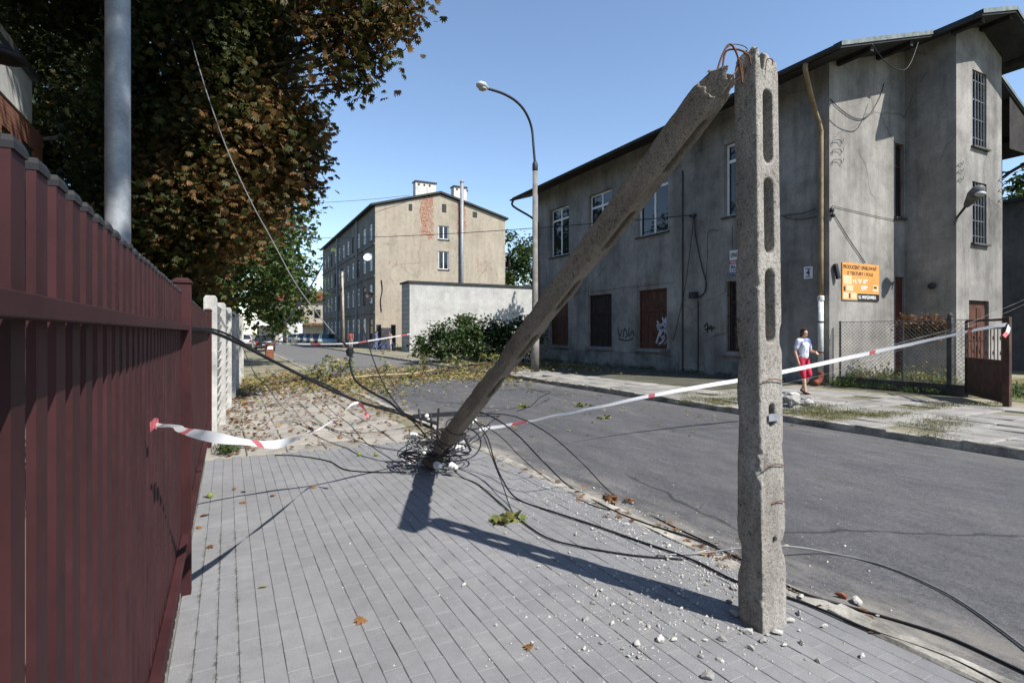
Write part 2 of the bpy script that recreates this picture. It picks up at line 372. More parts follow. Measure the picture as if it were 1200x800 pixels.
# near pavement: sand bed, each paver its own piece (largest in view), the rest joined
pav = tag(MB().box((FX-.35,-4,-.09),(KX0,PY1,-.012)).build('pavement', SAND), kind='structure')
def paver_geo(w, l, h, ch):
    m = MB(); a, b = w/2, l/2
    m.add([(-a,-b,-h),(a,-b,-h),(a,b,-h),(-a,b,-h),(-a,-b,-ch),(a,-b,-ch),(a,b,-ch),(-a,b,-ch),(-a+ch,-b+ch,0),(a-ch,-b+ch,0),(a-ch,b-ch,0),(-a+ch,b-ch,0)],
          [(0,1,5,4),(1,2,6,5),(2,3,7,6),(3,0,4,7),(4,5,9,8),(5,6,10,9),(6,7,11,10),(7,4,8,11),(8,9,10,11)])
    return m
pm_ = paver_geo(.0982, .1988, .05, .0026); pme = pm_.mesh('paver'); pme.materials.append(PAVER)
slots = []
for i in range(33):
    for j in range(-21, 42):
        x = FX+.05+i*.1; y = j*.2 + (.1 if i % 2 else 0)
        if y+.1 > PY1 or x+.05 > KX0+.001: continue
        q = proj((x, y, 0)) if (x*ST+y*CT) > .4 else None
        vis = q is not None and -20 < q[0] < 1220 and q[1] < 815
        slots.append((0 if vis else 1, q[2] if vis else 99, x, y))
slots.sort()
cvs = []; rest = MB()
for k, (iv, d, x, y) in enumerate(slots):
    z = random.gauss(0, .0011); tx = random.gauss(0, .004); ty = random.gauss(0, .004)
    if k < 300:
        o = link('paver', pme, pav, (x, y, z)); o.rotation_euler = (tx, ty, random.gauss(0,.006))
    else:
        n0 = len(rest.v); ca, sa = 1, random.gauss(0,.006)
        rest.add([(x+v[0]-v[1]*sa, y+v[1]+v[0]*sa, z+v[2]+v[1]*tx-v[0]*ty) for v in pm_.v], pm_.f); cvs += [random.random()]*len(pm_.f)
ro = rest.build('pavers', PAVER, pav, fix=False); ro['kind'] = 'stuff'
at = ro.data.attributes.new('cv', 'FLOAT', 'FACE'); at.data.foreach_set('value', np.array(cvs, dtype=np.float32))

def slab_mesh(a, b, h, seed):
    random.seed(seed); m = MB(); ch = .012
    P = [(-a,-b),(a,-b),(a,b),(-a,b)]; P = [(x+random.uniform(-.012,.012), y+random.uniform(-.012,.012)) for x,y in P]
    Q = [(x*.95, y*.95) for x,y in P]
    m.add([(x,y,-h) for x,y in P]+[(x,y,-ch) for x,y in P]+[(x,y,0) for x,y in Q],
          [(0,1,5,4),(1,2,6,5),(2,3,7,6),(3,0,4,7),(4,5,9,8),(5,6,10,9),(6,7,11,10),(7,4,8,11),(8,9,10,11)])
    return m.mesh('slab')
smesh = [slab_mesh(.247,.247,.06,s) for s in range(5)]
for me in smesh: me.materials.append(SLAB)
old = tag(MB().box((-.6,PY1+.004,-.09),(KX0,240,-.03)).build('old_pavement', DIRT), kind='structure')
random.seed(3)
for i in range(7):
    for j in range(26):
        x = -.3+.27+i*.5; y = PY1+.26+j*.5
        if x > KX0-.2 or random.random() < .03: continue
        o = link('slab', random.choice(smesh), old, (x, y, random.uniform(-.02,.004))); o.rotation_euler = (random.gauss(0,.012), random.gauss(0,.012), random.choice((0,pi/2,pi))+random.gauss(0,.01))
# far pavement
far = tag(MB().box((RX1+.13,-30,-.09),(40,33,FZ-.04)).box((RX1+.13,33.002,-.09),(13,240,FZ-.045)).build('far_pavement', DIRT), kind='structure')
smesh2 = [slab_mesh(.36,.36,.07,s+20) for s in range(6)]
for me in smesh2: me.materials.append(SLAB2)
random.seed(5); cnt = 0
for i in range(7):
    for j in range(44):
        x = RX1+.14+.37+i*.74; y = -1.0+j*.74
        q = proj((x,y,FZ)) if x*ST+y*CT > 1 else (0,0,0)
        if q[2] < 3 or q[0] > 1330 or cnt >= 290: continue
        if y > 10.6 and i > 2: continue
        if random.random() < (.22 if i < 2 and 3 < y < 10 else .04): continue
        o = link('slab', random.choice(smesh2), far, (x, y, FZ+random.gauss(-.006,.009))); cnt += 1
        o.rotation_euler = (random.gauss(0,.016), random.gauss(0,.016), random.choice((0,pi/2,pi,-pi/2))+random.gauss(0,.012))
tag(MB().quad((11.55,10.9,FZ-.028),(15.79,10.9,FZ-.010),(15.79,33,FZ-.010),(11.55,33,FZ-.028)).build('ground_strip', M('dark ground',(.085,.078,.062),.95,.4,1.2,bs=.6,bscale=30,c2=(.05,.055,.03),rnd=False)), kind='structure')  # darker ground along the grey facade
# kerbs: single stones
def kerb(name, x0, x1, top, y0, y1, step, parent_label, mm, rough):
    root = MB().box((x0+.01,y0,-.12),(x1-.01,y1,min(top-.05,-.045))).build(name, SAND); root['kind'] = 'structure'
    mes = []
    for s in range(5):
        random.seed(s+31); m = MB(); n = 5; h = .16; w = x1-x0
        prof = [(-w/2,-h),(-w/2,-.012),(-w/2+.014,0),(w/2-.014,0),(w/2,-.012),(w/2,-h)]
        for k in range(n+1):
            y = -step/2+.004+(step-.008)*k/n
            for px_, pz_ in prof:
                e = rough if pz_ > -.05 else 0
                m.v.append((px_+random.uniform(-e,e), y, pz_+random.uniform(-e,e*.3)))
        for k in range(n):
            for a in range(5): m.f.append((k*6+a, k*6+a+1, k*6+a+7, k*6+a+6))
        m.f += [tuple(range(6)), tuple(n*6+5-a for a in range(6))]
        me = m.mesh('kerbstone'); me.materials.append(mm); mes.append(me)
    y = y0+step/2
    while y < y1:
        o = link('kerbstone', random.choice(mes), root, ((x0+x1)/2, y, top+random.gauss(0,.007))); o.rotation_euler = (random.gauss(0,.006), random.gauss(0,.02), random.gauss(0,.006))
        y += step
kerb('near_kerb', KX0, KX1, .004, -3, 27, 1.0, '', KERB, .007)
kerb('far_kerb', RX1, RX1+.13, FZ+.012, -1, 45, 1.0, '', KERB, .012)
tag(MB().box((KX0,27.01,-.1),(KX1,220,0)).build('near_kerb_strip', KERB), kind='structure')
tag(MB().box((RX1,45.01,-.1),(RX1+.13,220,FZ)).build('far_kerb_strip', KERB), kind='structure')

# ------------------------------------------------------------------ maroon picket fence
fen = thing('picket_fence', 'maroon metal picket fence with grey caps along the grey paved walk', 'fence', (FX, 0, 0))
ORG[fen.name] = Vector((FX,0,0))
pk = MB().box((-.0118,-.0285,.05),(0,.0285,1.845)).mesh('picket'); pk.materials.append(MAROON)
cpm = MB(); cpm.add([(-.0059+sx*hx, sy*hy, z) for z,hx,hy in ((1.838,.0092,.0295),(1.848,.0095,.030),(1.857,.006,.024)) for sx,sy in ((-1,-1),(1,-1),(1,1),(-1,1))], [(i*4+j,i*4+(j+1)%4,i*4+4+(j+1)%4,i*4+4+j) for i in range(2) for j in range(4)]+[(8,9,10,11),(3,2,1,0)]); cpm = cpm.mesh('picket_cap'); cpm.materials.append(CAPGREY)
ys = [.32+.107*k for k in range(-6, 34)]+[4.10+.107*k for k in range(44)]
ys = [y for y in ys if not 3.86 < y < 4.03]
for y in ys:
    o = link('picket', pk, fen, (0, y, random.uniform(-.004,.004))); link('picket_cap', cpm, o)
for (a, b) in ((-.75, 3.905), (3.985, 8.80)):
    MB().box((FX+.002,a,1.617),(FX+.040,b,1.648)).build('rail', MAROON, fen, bevel=.002)
    MB().box((FX+.002,a,.345),(FX+.040,b,.376)).build('rail', MAROON, fen, bevel=.002)
for y in (-.8, 3.945, 8.84):
    po = MB().box((FX-.05,y-.038,0),(FX+.05,y+.038,1.90)).build('post', MAROON, fen, bevel=.004)
    c = MB(); c.box((FX-.058,y-.046,1.902),(FX+.058,y+.046,1.916))
    c.add([(FX-.056,y-.044,1.917),(FX+.056,y-.044,1.917),(FX+.056,y+.044,1.917),(FX-.056,y+.044,1.917),(FX-.03,y-.022,1.938),(FX+.03,y-.022,1.938),(FX+.03,y+.022,1.938),(FX-.03,y+.022,1.938)],
          [(4,5,6,7),(0,1,5,4),(1,2,6,5),(2,3,7,6),(3,0,4,7)])
    c.build('post_cap', MAROON, po, bevel=.005)
# concrete footing under the fence
MB().box((FX-.12,-.8,-.1),(FX-.004,8.85,.035)).build('footing', KERB, fen)

# ------------------------------------------------------------------ precast concrete slat fence
cf = thing('concrete_fence', 'pale precast concrete fence with horizontal slat panels beyond the maroon pickets', 'fence', (-.22, 8.97, 0), radians(-2.9))
pys = [8.97+2.05*k for k in range(7)]
for y in pys:
    m = MB(); m.prism([(-.085,-.05),(.085,-.05),(.085,2.09),(.06,2.13),(-.06,2.13),(-.085,2.09)], lambda u,v,w: (-.22+u, y+w, v), -.065, .065)
    m.build('post', PRECAST, cf, bevel=.008)
for k in range(6):
    a, b = pys[k]+.067, pys[k+1]-.067
    for s in range(14):
        z = .05+s*.143; t = random.uniform(-.006,.006)
        m = MB(); m.prism([(-.035,z),(-.010,z),(.025,z+.112+t),(0,z+.112+t)], lambda u,v,w: (-.215+u, w, v), a, b)
        m.build('slat', PRECAST, cf)

# ------------------------------------------------------------------ galvanised lamp post behind the fence
lp = Vector((-.76, 5.22, -.1))
lamp = thing('lamp_post', 'thick grey galvanised lamp post rising behind the maroon fence', 'lamp post', lp)
MB().lathe([(.088,0),(.086,2.0),(.083,4.6),(.0831,4.62),(.079,4.63),(.070,9.0)], lp, 28).build('pole', GALV, lamp, smooth=True)
MB().box((lp.x-.2,lp.y-.2,-.1),(lp.x+.2,lp.y+.2,.02)).build('base_plate', GALV, lamp)
MB().tube(smooth_path([lp+Vector(p) for p in ((0,0,8.9),(0,0,9.6),(.3,0,10.0),(1.2,0,10.2))]), .03, 10).build('arm', GALV, lamp, smooth=True)
MB().ell(lp+Vector((1.5,0,10.2)), (.38,.15,.09)).build('lamp_head', DARKMETAL, lamp, smooth=True)

# ------------------------------------------------------------------ broken concrete pole: standing stump and fallen top
def concrete_pole(name, mm, length, w0, w1, t0, t1, holes, small, break_lo, break_hi, seed):
    """outline in x,z with through holes along y; voxel skin, then chips and pits"""
    random.seed(seed)
    cu = bpy.data.curves.new(name, 'CURVE'); cu.dimensions = '2D'; cu.fill_mode = 'BOTH'; cu.extrude = .5
    def spl(pts):
        s = cu.splines.new('POLY'); s.points.add(len(pts)-1); s.use_cyclic_u = True
        for p, q in zip(s.points, pts): p.co = (q[0], q[1], 0, 1)
    top = [(w1/2*(1-2*i/8), length + break_hi*random.uniform(-1,1)*(1 if 0 < i < 8 else .5)) for i in range(9)]
    bot = [(-w0/2*(1-2*i/6), break_lo*random.uniform(-1,1)) for i in range(7)]
    spl(bot+top)
    for (z0, z1, hw) in holes:
        L = []
        for k in range(13): a = pi*k/12; L.append((hw*cos(a), z1-hw+hw*sin(a)))
        for k in range(13): a = pi+pi*k/12; L.append((hw*cos(a), z0+hw+hw*sin(a)))
        spl(L)
    o = bpy.data.objects.new(name, cu); COL.objects.link(o)
    dg = bpy.context.evaluated_depsgraph_get(); me = bpy.data.meshes.new_from_object(o.evaluated_get(dg))
    bpy.data.objects.remove(o)
    for v in me.vertices:
        x, z, e = v.co.x, v.co.y, v.co.z
        k = z/length; v.co = (x, (1 if e > 0 else -1)*(t0+(t1-t0)*k)/2, z)
    bm = bmesh.new(); bm.from_mesh(me); bmesh.ops.remove_doubles(bm, verts=bm.verts, dist=1e-5); bmesh.ops.recalc_face_normals(bm, faces=bm.faces); bm.to_mesh(me); bm.free()
    o = bpy.data.objects.new(name, me); COL.objects.link(o)
    md = o.modifiers.new('r', 'REMESH'); md.mode = 'VOXEL'; md.voxel_size = .0085
    applied(o); me = o.data
    for v in me.vertices:
        p = v.co; k = p.z/length; hw = (w0+(w1-w0)*k)/2; ht = (t0+(t1-t0)*k)/2
        ex = max(0, 1-(hw-abs(p.x))/.035); ey = max(0, 1-(ht-abs(p.y))/.035)
        edge = ex*ey
        c1 = noise.noise((p.x*9+seed, p.y*9, p.z*5)); c2 = noise.noise((p.x*32, p.y*32+seed, p.z*32)); c3 = noise.noise((p.x*2.1+seed, p.y*2, p.z*1.7))
        ch = max(0, c1-.18+c3*.30)*edge*.040 + edge*.0015
        for (zz, amp, wid, sx, sy) in small:
            g_ = math.exp(-((p.z-zz)/wid)**2); ch += amp*g_*max(0, 1-abs(sx*hw-p.x)/.07)*max(0, 1-abs(sy*ht-p.y)/.09)*(1+c2*.8)
        endk = max(0, 1-(length-p.z)/.10)*(1 if break_hi > .01 else 0) + max(0, 1-p.z/.10)*(1 if break_lo > .01 else 0)
        d = Vector((p.x, p.y, 0)); d = d.normalized() if d.length > 1e-6 else d
        v.co = p - d*(ch+endk*.006*(1+c2*2)) + Vector((c2*.0009, noise.noise((p.z*30,p.x*30,p.y*30))*.0009, endk*c2*.03))
    me.materials.clear(); me.materials.append(mm); me.shade_smooth(); return o

sp_ = gz(893, 736); POST = Vector((sp_.x+.055, sp_.y+.040, 0))
SH = 3.10
holes = [(2.52,2.92,.041),(2.03,2.44,.041),(1.545,1.945,.041),(1.09,1.215,.024)]
stump = concrete_pole('broken_pole', AGG, SH+.12, .208, .190, .158, .142, [(a+.12,b+.12,c) for a,b,c in holes],
                      [(1.02,.028,.12,-1,-1),(.55,.020,.06,1,-1),(.30,.014,.08,-1,-1),(1.6,.02,.05,-1,1),(1.97,.014,.04,-1,-1)], 0, .085, 3)
stump.location = POST+Vector((0,0,-.12)); stump.rotation_euler = (radians(-.4), radians(-.5), radians(2.5))
tag(stump, 'standing stump of a snapped concrete pole with oblong holes and rubble round its foot', 'pole')
def stump_pt(x, y, z): return Vector((x, y, z+.12))
MB().add(*[[], []]).box((-.045,-.0885,1.245),(.042,-.0855,1.285)).build('steel_plate', GALV, stump)
for z, x0, x1 in ((1.46,-.09,.085),(1.0,-.085,.09),(.80,-.02,.085)):
    MB().tube(smooth_path([(x0,-.0835,z),((x0+x1)/2,-.090,z+.012),(x1,-.0855,z-.006)],3), .003, 5).build('binding_wire', RUST, stump)
MB().tube([(.0,-.078,.61),(.0,-.088,.61)], .012, 10).build('bolt_hole_rim', DARKMETAL, stump)

# fallen upper part: tip on the pavers, broken root leaning against the stump's head
TIPg = gz(503, 548); rootp = dp(838, 104, 2.99)
TIP = Vector((TIPg.x, TIPg.y, .05)); LEN = (rootp-TIP).length
fall = concrete_pole('fallen_pole', AGG2, LEN, .150, .186, .138, .152, [(LEN-.55-k*.70, LEN-.16-k*.70, .034) for k in range(5)]+[(.35,.6,.03)],
                     [(2.2,.03,.14,-1,1),(3.2,.024,.12,1,1),(LEN-1.5,.022,.12,1,-1),(1.2,.03,.2,1,1),(.6,.024,.1,-1,1)], .02, .12, 9)
zax = (rootp-TIP).normalized(); xax = Vector((1,0,0)); xax = (xax-zax*xax.dot(zax)).normalized(); yax = zax.cross(xax); ph_ = radians(20); xax, yax = xax*cos(ph_)+yax*sin(ph_), yax*cos(ph_)-xax*sin(ph_)
fall.matrix_world = Matrix.Translation(TIP+zax*.02) @ Matrix((xax, yax, zax)).transposed().to_4x4()
tag(fall, 'fallen upper half of the concrete pole leaning on the stump, its tip on the pavers', 'pole')
# rusty reinforcement between the two halves
def bar3(parent, pts, r=.0055):
    inv = parent.matrix_world.inverted() if parent is fall else (Matrix.Translation(POST+Vector((0,0,-.12))) @ stump.rotation_euler.to_matrix().to_4x4()).inverted()
    MB().tube([inv @ p for p in smooth_path(pts, 8)], r, 7).build('reinforcing_bar', RUST, parent, smooth=True)
D0 = 2.95
bar3(fall, [dp(838,92,D0),dp(846,66,D0),dp(855,52,D0),dp(863,62,D0),dp(868,82,D0),dp(870,98,D0)])
bar3(fall, [dp(846,88,D0+.05),dp(850,62,D0+.05),dp(862,58,D0+.04),dp(874,62,D0+.04),dp(884,72,D0+.04)])
bar3(fall, [dp(852,98,D0-.02),dp(862,84,D0),dp(868,72,D0+.02),dp(871,95,D0+.03)], .004)
bar3(fall, [dp(856,100,D0+.08),dp(866,92,D0+.06),dp(876,78,D0+.06)], .005)
bar3(stump, [dp(871,76,D0+.1),dp(876,58,D0+.1),dp(862,52,D0+.08),dp(852,56,D0+.05)], .0025)
bar3(stump, [dp(897,82,D0+.02),dp(899,70,D0+.02),dp(905,70,D0+.02),dp(905,76,D0+.02)], .0025)
bar3(stump, [dp(880,76,D0-.02),dp(878,66,D0-.02),dp(872,62,D0-.02)], .0045)
# long scar of exposed bar under the fallen half
inv = fall.matrix_world.inverted()
MB().tube(smooth_path([(.03,.085,LEN-.2),(.02,.092,LEN-.6),(.035,.088,LEN-1.1)],6), .006, 7).build('reinforcing_bar', RUST, fall, smooth=True)

# ------------------------------------------------------------------ cables
def cable(label, pts, r=.008, mm=None, k=8, name='fallen_cable', cat='cable', group=None, n=7):
    P = smooth_path(pts, k); o = MB().tube(P, r, n).build(name, mm or BLACK, None, smooth=True, loc=P[0], fix=False)
    return tag(o, label, cat, group)
def onfloor(px, py, r):
    p = gz(px, py, r); z = r
    if KX1 < p.x < RX1: p = gz(px, py, RZ+r)
    return p
B = Vector((TIP.x-.02, TIP.y-.02, .34))
A = Vector((FX+.06, 4.02, 1.60))
main_pts = [dp(214,381,3.6), dp(262,394,4.05), dp(330,428,4.62), dp(382,454,5.02), dp(420,470,5.3), dp(460,482,5.75), dp(492,490,6.2), dp(512,497,6.45)]
cable('thick black overhead cable sagging from the maroon fence post to the fallen pole tip', main_pts, .013)
cable('thinner black cable running alongside the thick one from the maroon fence post', [p+Vector((.01,.01,.022*(1 if i%2 else -.4))) for i,p in enumerate(main_pts)], .008)
cable('black cable rising in a kink from the fallen pole tip to the tied joint', [dp(508,502,6.5),dp(478,488,6.6),dp(455,470,6.9),dp(440,462,7.3),dp(417,446,7.8),dp(410,425,8.2),dp(412,412,8.5),dp(405,404,8.8),dp(392,392,9.2)], .016)
cable('pale twisted wire descending from the chestnut crown to the cable knot', [dp(392,392,9.2),dp(370,365,9.1),dp(345,330,9.0),dp(318,280,8.9),dp(295,238,8.8),dp(268,180,8.7),dp(246,120,8.6),dp(230,68,8.9),dp(226,52,10.4),dp(222,38,12.2)], .009, GREYCABLE)
cable('thin black cable climbing from the fallen pole tip towards the tenement wall', [dp(500,512,6.4),dp(490,500,6.6),dp(462,470,7.6),dp(445,440,9),dp(432,405,10.5),dp(420,365,13),dp(408,325,17),dp(400,300,20)], .010)
cable('black cable hanging in a curve from the overhead wire down into the leaves', [dp(399,285,22),dp(392,287,21),dp(384,297,20),dp(374,318,18),dp(360,342,16.5),dp(345,364,15.5),dp(332,380,15)], .022)
cable('thin wire hanging from the roadside leaves down to the pavers by the slat fence', [dp(278,392,9),dp(290,420,8.7),dp(300,440,8.4),gz(312,452,.9),gz(335,480,.02),gz(380,500,.015),gz(430,520,.015),gz(480,530,.015)], .006)
cable('thin wire curving over the old slabs to the fallen pole tip', [gz(350,470,.01),gz(372,492,.01),gz(400,506,.012),gz(440,506,.012),gz(480,500,.05),dp(500,497,6.6)], .006)
cable('thin wire lying along the edge of the grey pavers', [gz(322,533,.008),gz(350,534,.008),gz(385,540,.008),gz(405,550,.008),gz(440,553,.008),gz(476,553,.01)], .007)
# to the right: along the pavers and the kerb
cable('black cable leaving the fallen pole tip and running along the kerb past the stump', [dp(540,500,6.6),dp(556,483,6.5),dp(580,490,6.2),dp(607,510,5.9),dp(637,541,5.4),onfloor(668,570,.010),onfloor(717,597,.010),onfloor(760,614,.010),onfloor(810,630,.010),onfloor(868,655,.010),onfloor(930,690,.010),onfloor(1000,712,.010),onfloor(1100,742,.010),onfloor(1185,780,.010),onfloor(1250,812,.010)], .008)
cable('thick black cable bending down from the pole tip over the pavers', [dp(545,492,6.5),dp(556,493,6.4),dp(571,512,6.2),dp(578,535,6),dp(588,560,5.6),onfloor(606,584,.012),onfloor(650,600,.012),onfloor(690,613,.012),onfloor(750,634,.012),onfloor(810,655,.012),onfloor(866,682,.012),onfloor(940,705,.012),onfloor(1020,738,.012),onfloor(1110,770,.012),onfloor(1200,815,.012)], .008)
cable('slack black cable looping round the leafy sprig on the pavers', [dp(522,540,6.35),onfloor(540,558,.012),onfloor(560,567,.012),onfloor(585,588,.012),onfloor(606,606,.012),onfloor(640,629,.012),onfloor(680,640,.010),onfloor(740,650,.010),onfloor(800,655,.010)], .0065)
cable('light grey cable passing behind the stump and arching over the asphalt', [onfloor(770,650,.01),onfloor(820,648,.012),gz(868,642,.05),gz(925,640,.05),onfloor(975,648,.01),onfloor(1040,664,.01),onfloor(1110,695,.012),onfloor(1170,735,.012),onfloor(1240,790,.012)], .007, GREYCABLE)
cable('thin wire crossing from the fallen pole tip over the asphalt to the kerb debris', [dp(552,484,6.6),dp(600,487,6.4),dp(640,506,6.0),dp(680,540,5.4),onfloor(720,580,.006),onfloor(780,612,.006),onfloor(840,640,.006)], .006)
cable('thin wire dropping from the fallen pole tip over the kerb sand', [dp(556,492,6.4),dp(585,510,6.2),dp(610,535,5.9),onfloor(640,560,.006),onfloor(690,590,.006),onfloor(740,602,.006)], .005)
cable('thin wire dropping straight from the fallen pole tip to the sprig', [dp(566,508,6.3),dp(580,545,5.9),dp(588,565,5.5),onfloor(597,592,.006),onfloor(602,602,.006)], .005)
cable('bent black wire lying loose on the asphalt towards the far kerb', [dp(560,487,6.7),onfloor(585,487,.006),onfloor(608,481,.006),onfloor(624,474,.006),onfloor(632,466,.006),onfloor(645,459,.006),onfloor(632,458,.006),onfloor(618,455,.006)], .010)
# the knot where cables are tied
k = MB(); kp = dp(410,412,8.5)
k.ell(kp, (.06,.05,.07)); k.tube(smooth_path([kp+Vector((.05*cos(a*1.9),.05*sin(a*1.9),-.08+.02*a)) for a in range(9)],4), .014, 6)
tag(k.build('cable_joint', BLACK, None, smooth=True, loc=kp), 'black wrapped joint where two cables are tied above the street', 'cable joint')
# tangle at the tip
random.seed(12)
tc = Vector((TIP.x+.05, TIP.y-.02, .1))
descr = ['coiled low against the pavers','looped high round the concrete','sprawling towards the kerb','bunched beneath the insulators','twisted on the shaded side','curled towards the old slabs','hanging slack off the crossarm','kinked on the sunny pavers','wound tightly round the shaft']
for i in range(24):
    pts = []; c = tc + Vector((random.uniform(-.12,.35), random.uniform(-.25,.2), random.uniform(.02,.28))); R_ = random.uniform(.10,.34); ph = random.uniform(0,6.28); til = random.uniform(-.5,.5); tl2 = random.uniform(-.5,.5)
    for k in range(random.randint(8,15)):
        a = ph+k*.75; rr = R_*(1+random.uniform(-.35,.35))
        p = c+Vector((rr*cos(a), rr*sin(a), rr*(til*cos(a)+tl2*sin(a))+random.uniform(-.04,.04))); p.z = max(.012, p.z); pts.append(p)
    cable('tangled black wire at the foot of the fallen pole', pts, random.choice((.004,.006,.006,.009)), BLACK if i%5 else GREYCABLE, 5, 'tangled_wire', 'wire', 'wires tangled round the fallen pole tip', 6)
# wraps around the shaft
for i in range(6):
    c = TIP+zax*(.25+.13*i); pts = [c+(xax*cos(a)*.135+yax*sin(a)*.115)+zax*(.03*a*(1 if i%2 else -1)) for a in [k*.7 for k in range(10)]]
    cable('black wire wound round the lower end of the fallen pole', pts, .006, BLACK, 4, 'wound_wire', 'wire', 'wires wound round the fallen pole', 6)
# crossarm with insulators
def insulator(p, d, label):
    o = thing('insulator', label, 'insulator', p, 0, 'porcelain insulators at the fallen pole tip')
    q = Vector(d).normalized().to_track_quat('Z','Y').to_euler(); o.rotation_euler = q
    ORG[o.name] = Vector((0,0,0))
    MB().lathe([(.018,0),(.040,.005),(.042,.02),(.028,.028),(.026,.04),(.036,.046),(.036,.058),(.022,.064),(.020,.082),(.028,.088),(.026,.102),(.01,.108)], (0,0,0), 14).build('porcelain', PORCELAIN, o, smooth=True)
    MB().tube([(0,0,-.10),(0,0,.01)], .009, 8).build('pin', DARKMETAL, o)
for (px, py, d, dr) in ((487,511,6.45,(-.6,-.5,.3)),(528,545,6.2,(.3,-.8,-.1)),(500,528,6.3,(-.5,-.4,-.4)),(534,525,6.35,(.6,-.6,.1)),(545,487,6.7,(.4,-.6,.7)),(503,492,6.6,(-.5,-.5,.6)),(549,495,6.6,(.7,-.5,.2)),(511,545,6.1,(.1,-.9,.1))):
    insulator(dp(px,py,d), dr, 'white porcelain insulator at the tip of the fallen pole')
ca = thing('crossarm', 'dark steel crossarm bracket strapped near the fallen pole tip', 'bracket', dp(520,505,6.45))
m = MB(); m.bar(dp(484,488,6.55), dp(552,483,6.6), .05, .05); m.build('arm', DARKMETAL, ca)
m = MB(); m.bar(dp(488,520,6.35), dp(546,512,6.45), .045, .045); m.build('arm', DARKMETAL, ca)
for (a,b) in (((491,479),(494,500)),((514,478),(512,515)),((505,485),(507,540)),((540,505),(552,528))):
    MB().bar(dp(*a,6.45), dp(*b,6.4), .02, .02).build('pin', DARKMETAL, ca)

# ------------------------------------------------------------------ barrier tape
def tape_mat():
    m, n, l, b = newmat('barrier tape'); at = n.new('ShaderNodeAttribute'); at.attribute_name = 'cv'
    r = ramp(n, [(0,(.78,.78,.79)),(.62,(.78,.78,.79)),(.64,(.58,.13,.15))], 'CONSTANT'); l.new(at.outputs['Fac'], r.inputs[0])
    l.new(r.outputs[0], b.inputs['Base Color']); b.inputs['Roughness'].default_value = .4
    tr = n.new('ShaderNodeBsdfTranslucent'); l.new(r.outputs[0], tr.inputs[0]); mx = n.new('ShaderNodeMixShader'); mx.inputs[0].default_value = .35
    l.new(b.outputs[0], mx.inputs[1]); l.new(tr.outputs[0], mx.inputs[2]); l.new(mx.outputs[0], n['Material Output'].inputs[0]); return m
TAPE = tape_mat()
def tape(label, pts, width, twist, parent=None, k=8, red=1.1, name='barrier_tape', off=0.0, redlen=.35):
    P = smooth_path(pts, k); W = []; cvs = []; m = MB(); s = off
    for i, p in enumerate(P):
        t = (P[min(i+1,len(P)-1)]-P[max(i-1,0)]).normalized()
        f = i/(len(P)-1)
        u = Vector((0,0,1))-t*t.z; u = u.normalized() if u.length > .01 else Vector((1,0,0)); v = t.cross(u)
        a = twist(f) if callable(twist) else twist
        wv = (u*cos(a)+v*sin(a))*(width(f) if callable(width) else width)/2
        nv = t.cross(wv).normalized()*.004*sin(i*.9)
        m.v += [tuple(p-wv), tuple(p+nv), tuple(p+wv)]
        if i: s += (P[i]-P[i-1]).length; cv = .8 if (s % (red+redlen)) > red else 0.0; cvs += [cv, cv]
    for i in range(len(P)-1): m.f += [(i*3,i*3+1,i*3+4,i*3+3),(i*3+1,i*3+2,i*3+5,i*3+4)]
    o = m.build(name, TAPE, parent, smooth=True, loc=P[0] if parent is None else None, fix=False)
    a = o.data.attributes.new('cv','FLOAT','FACE'); a.data.foreach_set('value', np.array(cvs,dtype=np.float32))
    if parent is None: tag(o, label, 'tape')
    return o
f0 = onX(182,498,FX+.03); tie = dp(420,471,5.28)
tp = [f0, f0.lerp(tie,.0)+Vector((.06,.02,-.012)), dp(215,504,2.12), dp(250,512,2.5), dp(285,517,2.95), dp(318,521,3.4), dp(345,515,3.85), dp(370,505,4.3), dp(395,488,4.8), dp(412,474,5.15), tie]
t1 = tape('red and white barrier tape sagging from the maroon fence to the thick cable', tp, lambda f: .018 if f < .06 else .022+.036*sin(pi*min(1,f*1.1))**2, lambda f: 1.1*sin(f*11)+.3, red=1.0, redlen=.09, off=.70)
tape('', [tie, tie+Vector((.04,-.02,-.05)), tie+Vector((.07,-.05,-.11)), tie+Vector((.05,-.06,-.13))], .05, .7, t1, red=.0, redlen=1, name='loose_end')
tape('', [f0+Vector((-.01,-.05,.0)), f0+Vector((0,-.02,.01)), f0+Vector((.005,.015,0))], .036, .1, t1, red=.0, redlen=1, name='tied_end')
# long tape over the street: from the fallen pole to the rusty gate
GP = gz(1180,476,FZ); GP.z = FZ
gt = Vector((GP.x-.02, GP.y-.03, 1.78))
t2a = dp(562,503,6.55)
P2 = [t2a, dp(600,497,6.9), dp(650,487,7.4), dp(700,477,7.9), dp(760,464,8.5), dp(820,453,9.0), dp(868,445,9.4), dp(930,433,9.8), dp(985,421,10.2), dp(1040,409,10.6), dp(1100,396,11.0), dp(1150,385,11.3), gt]
t2 = tape('long red and white barrier tape stretched from the fallen pole to the rusty gate', P2, lambda f: .042+.045*f, lambda f: .15+.5*sin(f*9), red=2.35, off=1.75, redlen=.22)
tape('', [gt, gt+Vector((-.05,-.03,-.05)), gt+Vector((-.12,-.03,-.17)), gt+Vector((-.24,-.02,-.25))], .075, .5, t2, red=.22, redlen=.2, name='loose_end')
tape('second narrow barrier tape running beside the long one past the walking woman', [dp(868,449,9.4),dp(940,433,9.9),dp(1000,417,10.4),dp(1060,400,10.9),dp(1120,384,11.5),dp(1160,368,12.2),dp(1215,345,13)], .03, 1.2, red=50)
